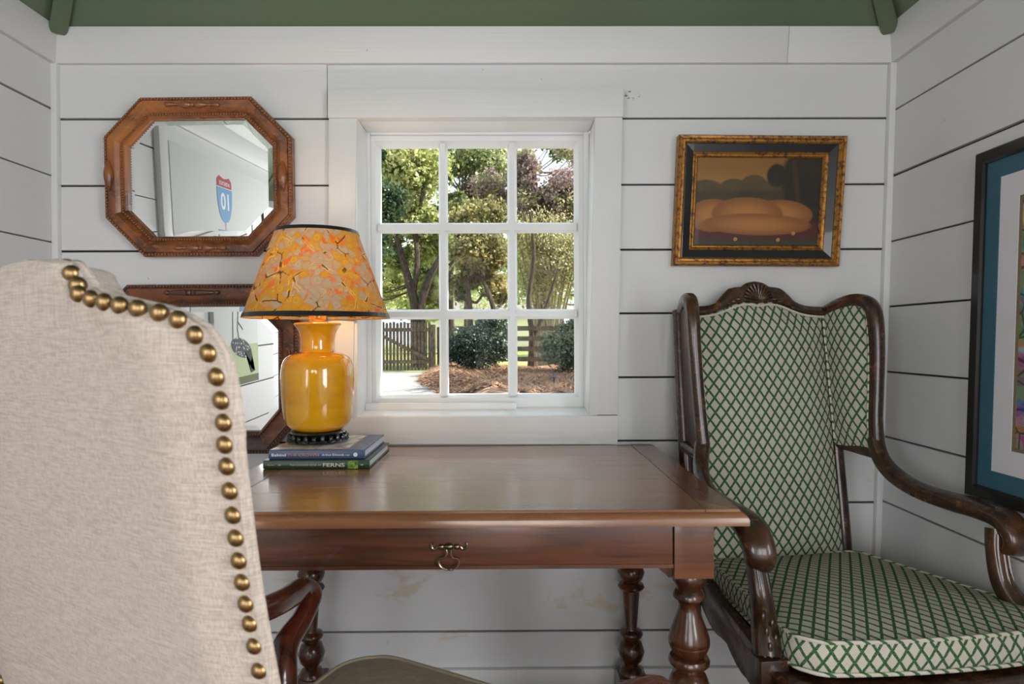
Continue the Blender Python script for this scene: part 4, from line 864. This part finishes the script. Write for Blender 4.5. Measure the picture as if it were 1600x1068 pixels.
obj('shield_lettering', text_mb('INTERSTATE', .125, .018, lambda a, b: Vector((xs+.0016, yc-.0625+a, zs-.029+b)), .01), m_wht, cn)
obj('shield_number', text_mb('10', .098, .078, lambda a, b: Vector((xs+.0016, yc-.046+a, zs-.140+b)), .02), m_wht, cn)
obj('sign_post', MB().box(xs-.0005, xs+.0008, yc-.005, yc+.005, zs-.235, zs-.197), plain('sign_grey', S(170, 170, 172), .6), cn)
obj('sign_panel', MB().box(xs-.0005, xs+.0010, yc-.10, yc+.09, zs-.34, zs-.232), m_blu, cn)
for dy_ in (-.03, .03): obj('panel_stripe', MB().box(xs+.0011, xs+.0016, yc+dy_-.008, yc+dy_+.008, zs-.32, zs-.24), m_wht, cn)
bn = thing('bird_canvas', 'pale canvas of a dark spotted bird, seen reflected in the lower mirror', 'picture', (XL, -1.2, .8))
obj('canvas', MB().box(XL+.001, XL+.020, -1.43, -.96, .80, 1.22), m_canvas, bn, bevel=.002); xq = XL+.0203
obj('green_ground', MB().box(xq, xq+.0006, -1.43, -.96, .835, .985), plain('pale_green_paint', S(196, 206, 160), .7), bn); obj('green_edge', MB().box(xq, xq+.0008, -1.43, -.96, .80, .835), plain('moss_paint', S(104, 112, 74), .7), bn)
k = NT('spotted_plumage'); e = k.vor(k.coord('Object'), 70, 'F1'); m_spot = k.set(Base_Color=k.mix(k.smooth(e, .36, .3), S(60, 66, 76), S(214, 214, 206)), Roughness=.7)
by, bz_ = -1.23, .97
obj('bird_body', MB().prism([(xq+.0007, by+.11*math.cos(a*PI/10), bz_+.045*math.sin(a*PI/10)+.02*math.cos(a*PI/10)) for a in range(20)], (.0008, 0, 0)), m_spot, bn)
m_ink = plain('dark_ink', S(38, 40, 44), .7)
obj('bird_leg', MB().prism([(xq+.0015, by-.06+u, bz_+v) for u, v in ((-.05, -.01), (.02, -.02), (-.02, -.07), (-.05, -.105), (-.095, -.118), (-.045, -.125), (-.03, -.09), (-.06, -.05))], (.0006, 0, 0)), m_ink, bn)
brm = MB()
for a_, b_ in (((.02, .03), (.04, .09)), ((.04, .09), (.03, .16)), ((.03, .16), (.035, .23)), ((.03, .12), (-.02, .085)), ((.09, .04), (.085, .23)), ((.02, .2), (.1, .2))): brm.bar((xq+.001, by+a_[0], bz_+a_[1]), (xq+.001, by+b_[0], bz_+b_[1]), .004, .0012, (1, 0, 0))
obj('branch_lines', brm, m_ink, bn)

# ================================================================== GREEN WING CHAIR
GO = Vector((.698, -.392, 0)); GT = math.radians(7)
gc = thing('wing_armchair', 'dark carved wing armchair in cream fabric with green trellis, by the corner', 'chair', GO, GT, local=True)
def rec(z): return .222+(z-.48)*.155
CXO = .012                                       # crest sits a little right of the seat's middle
ctop = [(0, 1.208), (.021, 1.204), (.039, 1.194), (.068, 1.190), (.09, 1.174), (.112, 1.153), (.145, 1.142), (.205, 1.139)]
cbot = [(0, 1.143), (.030, 1.1465), (.05, 1.146), (.084, 1.133), (.115, 1.122), (.15, 1.115), (.205, 1.113)]
def curve_fn(c):
    P = catmull([(x, 0, z) for x, z in c], 6); X = [p.x for p in P]; Z = [p.z for p in P]; return lambda x: float(np.interp(abs(x), X, Z))
ft, fb = curve_fn(ctop), curve_fn(cbot)
def gridmesh(F, nu, nv, UV):
    mb = MB(); mb.uv = []
    for j in range(nv+1):
        for i in range(nu+1): p = F(i/nu, j/nv); mb.v.append(Vector(p)); mb.uv.append(UV(p, i/nu, j/nv))
    for j in range(nv):
        for i in range(nu): a = j*(nu+1)+i; mb.f.append((a, a+1, a+nu+2, a+nu+1))
    return mb
def wback(t): return .200-.012*t
def backF(u, v):
    x = (2*u-1)*wback(v); zt2 = fb(x)+.006; z = .46+(zt2-.46)*v; s = abs(2*u-1); b = .042*(1-s**3.2)*min(1, (1-v)*9+.15)*min(1, v*6+.3)
    return (x+CXO*v, rec(z)-.004-b, z)
obj('inside_back', gridmesh(backF, 26, 34, lambda p, u, v: (p[0]-CXO*v, p[2])), m_trellis, gc, smooth=True, angle=180)
obj('outside_back', MB().prism([(-.19, rec(.46)+.006, .46), (.19, rec(.46)+.006, .46), (.19+CXO, rec(1.12)+.006, 1.12), (-.19+CXO, rec(1.12)+.006, 1.12)], (0, .012, 0)), m_trellis, gc)
# crest rail
xsn = np.linspace(-.208, .208, 61); rings = []
for x in xsn:
    zt3, zb3 = ft(x), fb(x); y = rec((zt3+zb3)/2); hmid = (zt3+zb3)/2
    rings.append([(x+CXO, y-.012, zb3), (x+CXO, y-.020, zb3+.006), (x+CXO, y-.021, hmid), (x+CXO, y-.016, zt3-.008), (x+CXO, y-.012, zt3-.002), (x+CXO, y, zt3), (x+CXO, y+.013, zt3-.003), (x+CXO, y+.015, hmid), (x+CXO, y+.013, zb3)])
crest = obj('crest_rail', MB().loft(rings), m_chair, gc, smooth=True, angle=45)
sc_ = MB(); y = rec(1.17)-.021
for i in range(11):
    a = math.radians(-75+15*i); L = .046-.006*abs(math.sin(a)); b0 = Vector((CXO+.004*math.sin(a), y-.001, 1.156)); b1_ = Vector((CXO+L*math.sin(a), y-.002, 1.156+L*math.cos(a)*.98)); sc_.tube([b0, (b0+b1_)/2+Vector((0, -.004, 0)), b1_], [(.0022, .0025), (.0042, .004), (.0045, .0035)], 7, up=(0, 1, 0))
for s in (-1, 1):
    for q in range(4): sc_.sphere((CXO+s*(.052+.013*q), y-.0005, 1.158-.006*q), (.009, .0035, .0055-.0007*q), 8, 5)
    sc_.tube(catmull([(CXO+s*.045, y, 1.150), (CXO+s*.07, y-.001, 1.147), (CXO+s*.095, y-.001, 1.138)], 5), .0035, 6)
obj('shell_carving', sc_, m_chair, crest, smooth=True, angle=60)
# piping along the crest
pp = catmull([(x+CXO, rec(fb(x))-.022, fb(x)-.003) for x in np.linspace(-.185, .185, 13)], 3); obj('piping', MB().tube(pp, .0032, 6), m_welt, gc, smooth=True)
TIPX = {-1: .258, 1: .283}
for s in (-1, 1):
    tip = TIPX[s]
    wp_ = [(.204, rec(1.126)-.004, 1.124), (.215, .270, 1.142), (.227, .220, 1.151), (.236, .182, 1.140), (.239, .163, 1.105), (.238, .155, 1.03), (.233, .150, .94), (.227, .146, .855), (.224, .138, .80)]
    P = catmull([(s*x+CXO*.5, y, z) for x, y, z in wp_], 6)
    rad = lerp_list([(.013, .013), (.016, .015), (.017, .017), (.018, .018), (.019, .017), (.0185, .016), (.0175, .015), (.0175, .015), (.018, .016)], len(P))
    wr = obj('wing_rail', MB().tube(P, rad, 12, up=(s, 0, 0), power=.75), m_chair, gc, smooth=True, angle=60)
    mx_ = (.224, .228, .238, tip-.028, tip-.010) if s > 0 else (.238, .252, .258, .256, .256)
    ar = [(.224, .140, .805), (mx_[0], .118, .758), (mx_[1], .075, .726), (mx_[2], .015, .706), (mx_[3], -.055, .698), (mx_[4], -.115, .695), (tip, -.155, .688), (tip+.001, -.182, .671), (tip, -.192, .648), (tip, -.183, .630), (tip, -.168, .624)]
    P = catmull([(s*x+CXO*.4, y, z) for x, y, z in ar], 6); rad = lerp_list([(.018, .016), (.0185, .018), (.020, .018), (.021, .017), (.024, .018), (.027, .019), (.030, .019), (.030, .018), (.028, .016), (.026, .011), (.024, .006)], len(P))
    am = obj('arm', MB().tube(P, rad, 14, up=(0, 0, 1), power=.72), m_chair, gc, smooth=True, angle=60)
    lf_ = MB()
    for q in range(3): lf_.tube(catmull([(s*tip+(q-1)*.012, -.135, .7055), (s*tip+(q-1)*.013, -.165, .695), (s*tip+(q-1)*.011, -.190, .668)], 4), lerp_list([.0015, .0042, .0015], 9), 6)
    obj('arm_carving', lf_, m_chair, am, smooth=True)
    po_ = [(tip-.006, -.152, .665), (tip-.013, -.160, .62), (tip-.014, -.178, .56), (tip-.002, -.212, .515), (tip+.004, -.230, .480)]
    P = catmull([(s*x, y, z) for x, y, z in po_], 5); pst = obj('arm_post', MB().tube(P, lerp_list([(.019, .017), (.0185, .016), (.020, .018), (.024, .021), (.025, .022)], len(P)), 12, up=(0, 1, 0), power=.7), m_chair, gc, smooth=True, angle=60)
    cvp = MB()
    for dx in (-.011, 0.0, .011): cvp.tube([(p.x+dx, p.y-(.0165 if dx == 0 else .0145), p.z) for p in P[1:]], .0030, 6, up=(1, 0, 0))
    for q in range(5): cvp.sphere((s*(tip-.001)+(.008 if q % 2 else -.006), -.243+.006*q, .500+.011*q), (.0045, .0035, .0125), 8, 5)
    obj('post_carving', cvp, m_chair, pst, smooth=True)
    obj('post_block', MB().box(s*(tip+.004)-.027, s*(tip+.004)+.027, -.258, -.205, .425, .486), m_chair, pst, bevel=.004)
    # rear post and wing lower rail
    P = [(s*.208+CXO*.2, rec(.40)+.012, .0), (s*.208+CXO*.2, rec(.42)+.012, .42), (s*.212+CXO*.5, rec(.8)+.012, .80), (s*.212+CXO, rec(1.12)+.010, 1.128)]
    obj('rear_post', MB().tube(catmull(P, 4), (.016, .018), 10, up=(0, 1, 0), power=.7), m_chair, gc, smooth=True, angle=60)
    obj('wing_rail', MB().tube([(s*.214+CXO*.5, rec(.775), .775), (s*.224+CXO*.5, .135, .768)], (.015, .014), 10, power=.75), m_chair, gc, smooth=True, angle=60)
    # wing panels: inside cloth, outside cloth
    wz = [p[2] for p in wp_[3:]][::-1]; wy = [p[1] for p in wp_[3:]][::-1]; wx = [p[0] for p in wp_[3:]][::-1]
    def wingF(u, v, off=0.0, bul=.012):
        zr = .772+(1.118-.772)*v; y0 = rec(zr)-.006; x0 = .196-off*.2; zf = .775+(1.136-.775)*v; y1 = float(np.interp(zf, wz, wy))+.004; x1 = float(np.interp(zf, wz, wx))-.010-off
        z = zr+(zf-zr)*u+(.016*math.sin(PI*u) if v > .9 else 0); b = bul*math.sin(PI*u)*min(1, (1-v)*6)*min(1, v*6)
        return (s*(x0+(x1-x0)*u-b+off*2)+CXO*.6, y0+(y1-y0)*u, z)
    g_ = gridmesh(wingF, 10, 22, lambda p, u, v: (.3+(rec(p[2])-p[1])*1.02, p[2]))
    if s > 0: g_.f = [q[::-1] for q in g_.f]
    obj('wing_inside', g_, m_trellis, gc, smooth=True, angle=180)
    g2 = gridmesh(lambda u, v: wingF(u, v, .004, -.0), 4, 8, lambda p, u, v: (.3+(rec(p[2])-p[1]), p[2])); g2.v = [p+Vector((s*.010, 0, 0)) for p in g2.v]
    obj('wing_outside', g2, m_oakd, gc, smooth=True, angle=180)
    pw = [wingF(0.02, v) for v in np.linspace(.02, .98, 12)]; obj('piping', MB().tube([(p[0]-s*.002, p[1]-.002, p[2]) for p in pw], .0030, 6, up=(1, 0, 0)), m_pipe, gc, smooth=True)
    pw = [wingF(.97, v) for v in np.linspace(.0, 1, 16)]; obj('piping', MB().tube([(p[0]-s*.004, p[1]-.001, p[2]) for p in pw], .0030, 6, up=(1, 0, 0)), m_pipe, gc, smooth=True)
def outline(xf, xr_, yf, yr, rf, rr, n=8, bow=.02):
    pts = []
    for cx, cy, r, a0 in ((xf-rf, yf+rf, rf, -PI/2), (xr_-rr, yr-rr, rr, 0), (-(xr_-rr), yr-rr, rr, PI/2), (-(xf-rf), yf+rf, rf, PI)):
        for i in range(n+1): a = a0+PI/2*i/n; pts.append((cx+r*math.cos(a), cy+r*math.sin(a)))
    out = []
    for i in range(len(pts)):
        a, b = pts[i], pts[(i+1) % len(pts)]; L = math.hypot(b[0]-a[0], b[1]-a[1]); k_ = max(1, int(L/.03))
        for q in range(k_): t = q/k_; x, y = a[0]+(b[0]-a[0])*t, a[1]+(b[1]-a[1])*t; out.append((x, y-(bow*(1-(x/xf)**2) if y < yf+.01 else 0)))
    return out
def cushion(name, parent, OL, z0, z1, dome, mat, wm, sx=0.0, slope=0.0):
    cx = sum(p[0] for p in OL)/len(OL); cy = sum(p[1] for p in OL)/len(OL); n = len(OL); mb = MB(); mb.uv = []
    arc = [0]
    for i in range(n): a, b = OL[i], OL[(i+1) % n]; arc.append(arc[-1]+math.hypot(b[0]-a[0], b[1]-a[1]))
    zz = lambda y: slope*(y-cy)
    # boxing
    lv = [(z0, .985), (z0+.008, 1.0), ((z0+z1)/2, 1.012), (z1-.006, 1.004), (z1, .995)]
    for z, sc in lv:
        for i in range(n+1): p = OL[i % n]; mb.v.append(Vector((cx+(p[0]-cx)*sc, cy+(p[1]-cy)*sc, z+zz(p[1])*(1 if z > z0 else .8)))); mb.uv.append((arc[i], z))
    for j in range(len(lv)-1):
        for i in range(n): a = j*(n+1)+i; mb.f.append((a, a+1, a+n+2, a+n+1))
    b0 = len(mb.v); K = 10
    for j in range(K+1):
        t = j/K; sc = .995*(1-t)+.02*t; h = dome*(1-(1-t)**2.6) if t < 1 else dome
        for i in range(n): p = OL[i]; x, y = cx+(p[0]-cx)*sc, cy+(p[1]-cy)*sc; mb.v.append(Vector((x, y, z1+h+zz(y)))); mb.uv.append((x, y))
    for j in range(K):
        for i in range(n): a = b0+j*n+i; c = b0+j*n+(i+1) % n; mb.f.append((a, c, c+n, a+n))
    mb.f.append(tuple(b0+K*n+i for i in range(n)))
    o = obj(name, mb, mat, parent, smooth=True, angle=70)
    for z, sc in ((z1, 1.006), (z0+.004, 1.002)):
        P = [Vector((cx+(p[0]-cx)*sc, cy+(p[1]-cy)*sc, z+zz(p[1])*(1 if z > z0+.01 else .8))) for p in OL]; obj('piping', MB().tube(P+[P[0]], .0036, 6), wm, o, smooth=True)
    return o
OL = outline(.262, .205, -.305, .205, .05, .03, 6, .022); cushion('seat_cushion', gc, [(x+.026, y) for x, y in OL], .466, .522, .020, m_trellis, m_pipe, slope=-.07)
RL = [(x+.016, y) for x, y in outline(.284, .216, -.310, .232, .05, .02, 6, .024)]
obj('seat_deck', MB().prism([(x*.97, y*.97, .450) for x, y in RL], (0, 0, .013)), m_oakd, gc)
rmb = MB(); n_ = len(RL); rg_ = []
for z, sc in ((.466, .90), (.468, 1.0), (.464, 1.012), (.443, 1.0), (.428, .995), (.421, 1.006), (None, 1.0), (None, .93), (.466, .90)):
    ring = []
    for i, (x, y) in enumerate(RL):
        zq = z if z is not None else .400-.020*abs(math.sin(x*16))*(y < -.2)-.018*abs(math.sin(y*17)); ring.append((x*sc, y*sc, zq))
    rg_.append(ring)
rmb.loft(rg_, caps=False); obj('seat_rail', rmb, m_chair, gc, smooth=True, angle=50)
for s in (-1, 1):
    P = catmull([(s*.285, -.275, .43), (s*.296, -.288, .34), (s*.286, -.276, .20), (s*.278, -.268, .08), (s*.29, -.285, .0)], 5); obj('front_leg', MB().tube(P, lerp_list([.03, .036, .022, .016, .022], len(P)), 10, up=(0, 1, 0)), m_chair, gc, smooth=True)
obj('stretcher', MB().bar((-.28, -.27, .12), (.28, -.27, .12), .03, .03), m_chair, gc, bevel=.004)

# ================================================================== LINEN ARMCHAIR (foreground)
TO = Vector((-.20, -1.048, 0)); TT = math.radians(150)
tc2 = thing('nailhead_armchair', 'oatmeal linen armchair with brass nailheads and mahogany arms, seen from behind', 'chair', TO, TT, local=True)
def recT(z): return .303+.2*(z-1.11)
LWD = lambda z: 1+.42*min(1, max(0, (1.086-z)/.03)); XC = .025                      # the back's middle, a little off the seat's
nl = [(.0, 1.1115), (.030, 1.1105), (.045, 1.1085), (.057, 1.1075), (.066, 1.099), (.075, 1.0895), (.095, 1.083), (.131, 1.0765), (.165, 1.0705), (.188, 1.0615), (.1995, 1.050), (.204, 1.038), (.205, 1.018), (.203, 1.0), (.199, .98), (.195, .94), (.1915, .90), (.190, .86), (.190, .81), (.190, .7), (.189, .55), (.188, .43)]
NP = catmull([(x, 0, z) for x, z in nl], 12)
OT = []
for i in range(0, len(NP), 3):
    t = (NP[min(i+1, len(NP)-1)]-NP[max(i-1, 0)]).normalized(); OT.append(NP[i]+Vector((-t.z, 0, t.x))*(.0075 if NP[i].z < 1.06 else .0058) if i else NP[0]+Vector((0, 0, .0075)))
OT[0].x = 0
OT = [OT[0]]+[p for p in OT[1:] if p.x > 0]
for i in range(1, len(OT)): OT[i].z = min(OT[i].z, OT[i-1].z-.0002)
def hrear(s, z):      # rear surface bulge, s = |x|/w
    f = min(1, max(0, (1.120-z)/.05))**.5; e = min(1, max(0, (s-.72)/.28)); e = e*e*(3-2*e); return (.013*(1-e)-.002*e)*f-.002*(1-f)
def trow(wd, z):
    y0 = recT(z); row = []
    for sI in np.linspace(-1, 1, 41): row.append((sI*wd*(LWD(z) if sI > 0 else 1)+XC, y0+hrear(abs(sI), z), z))
    for sI, h in ((1, -.009), (.985, -.0125), (.955, -.015), (.85, -.026), (.70, -.040), (.45, -.050), (0, -.054), (-.45, -.050), (-.70, -.040), (-.85, -.026), (-.955, -.015), (-.985, -.0125), (-1, -.009)): row.append((sI*wd*(LWD(z) if sI > 0 else 1)+XC, y0+h*min(1, (1.13-z)/.03+.35), z-.002))
    return row
rings = [trow(max(p.x, .0015), p.z) for p in OT]
bkT = obj('back', MB().loft(rings), m_linen, tc2, smooth=True, angle=75)
OX = [p.x for p in OT]; OZ = [p.z for p in OT]
def wat(z): return float(np.interp(-z, [-q for q in OZ], OX))
pos = []; acc = 0; last = NP[0]; sp_n = .0146
for p in NP:
    acc += (p-last).length; last = p
    if acc >= sp_n or not pos: pos.append(p); acc = 0
nm_ = MB().lathe([(.0064, -.0008), (.0065, .0004), (.0060, .0022), (.0046, .0038), (.0024, .0048), (.0003, .0051)], (0, 0, 0), 14)
n0 = None
for p in pos:
    for s in (-1, 1):
        if p.x < .004 and s > 0: continue
        z = p.z; wd = max(wat(z), .001); sI = min(.98, p.x/wd); y = recT(z)+hrear(sI, z)
        roll = min(1, max(0, (.064-p.x)/.018)); roll = roll*roll*(3-2*roll)          # over the hump the row turns onto the top edge
        y -= .016*roll; zz_ = z+.003*roll+(.0025 if .07 < p.x < .19 else 0); xx = p.x
        dsx = (hrear(min(1, sI+.02), z)-hrear(sI-.02, z))/(.04*wd) if wd > .03 else 0
        nrm = (Vector((-s*dsx, 1, -.2)).normalized()*(1-roll)+Vector((s*(.8 if p.x > .055 else .2), .25, .8)).normalized()*roll).normalized()
        if n0 is None: n0 = obj('nailhead', nm_, m_brass, tc2, smooth=True, angle=60); o = n0
        else: o = share('nailhead', n0, tc2)
        o.location = (s*xx*(LWD(z) if s > 0 else 1)+XC, y+.0002, zz_); o.rotation_euler = nrm.to_track_quat('Z', 'Y').to_euler()
# welt on the outer edge
wl_ = [(p.x, recT(p.z)-.007, p.z-.001) for p in OT]
for s in (-1, 1): obj('edge_welt', MB().tube([(s*(x-.001)*(LWD(z) if s > 0 else 1)+XC, y-.002, z) for x, y, z in wl_], .0026, 7, up=(0, 1, 0)), m_linen, tc2, smooth=True)
for s in (-1, 1):
    pa = [(.180, .215, .690), (.203, .08, .682), (.240, -.090, .655), (.288, -.180, .633), (.320, -.235, .622), (.325, -.262, .600), (.306, -.222, .577), (.289, -.172, .556), (.264, -.146, .515), (.256, -.140, .42)]
    if s < 0: pa[1] = (.203, .08, .660); pa[2] = (.240, -.090, .632); pa[3] = (.284, -.180, .620); pa[4] = (.305, -.235, .612); pa[5] = (.310, -.262, .592)
    P = catmull([(s*x, y, z) for x, y, z in pa], 7); rad = lerp_list([(.016, .016), (.016, .017), (.0175, .018), (.019, .0185), (.0185, .0175), (.0175, .0165), (.0165, .0175), (.019, .021), (.019, .021), (.019, .02)], len(P))
    obj('arm', MB().tube(P, rad, 16, up=(0, 0, 1), power=.88), m_maho, tc2, smooth=True, angle=70)
OLs = outline(.262, .205, -.330, .20, .075, .03, 8, .008); cushion('seat', tc2, OLs, .425, .486, .016, m_taupe, m_taupe)
RLs = outline(.268, .215, -.334, .23, .07, .02, 8, .008); rmb = MB(); rmb.loft([[(x*sc, y*sc, z) for x, y in RLs] for z, sc in ((.42, .9), (.422, 1.0), (.415, 1.01), (.36, 1.0), (.352, .99), (.352, .92), (.42, .9))], caps=False); obj('seat_rail', rmb, m_maho, tc2, smooth=True, angle=50)
for s in (-1, 1):
    P = catmull([(s*.23, -.29, .37), (s*.245, -.305, .30), (s*.236, -.295, .16), (s*.23, -.29, .05), (s*.24, -.305, .0)], 5); obj('front_leg', MB().tube(P, lerp_list([.028, .034, .021, .015, .022], len(P)), 10, up=(0, 1, 0)), m_maho, tc2, smooth=True)
    obj('rear_leg', MB().tube(catmull([(s*.175, .185, .44), (s*.178, .20, .25), (s*.18, .25, .0)], 5), (.017, .019), 10, up=(0, 1, 0), power=.7), m_maho, tc2, smooth=True)
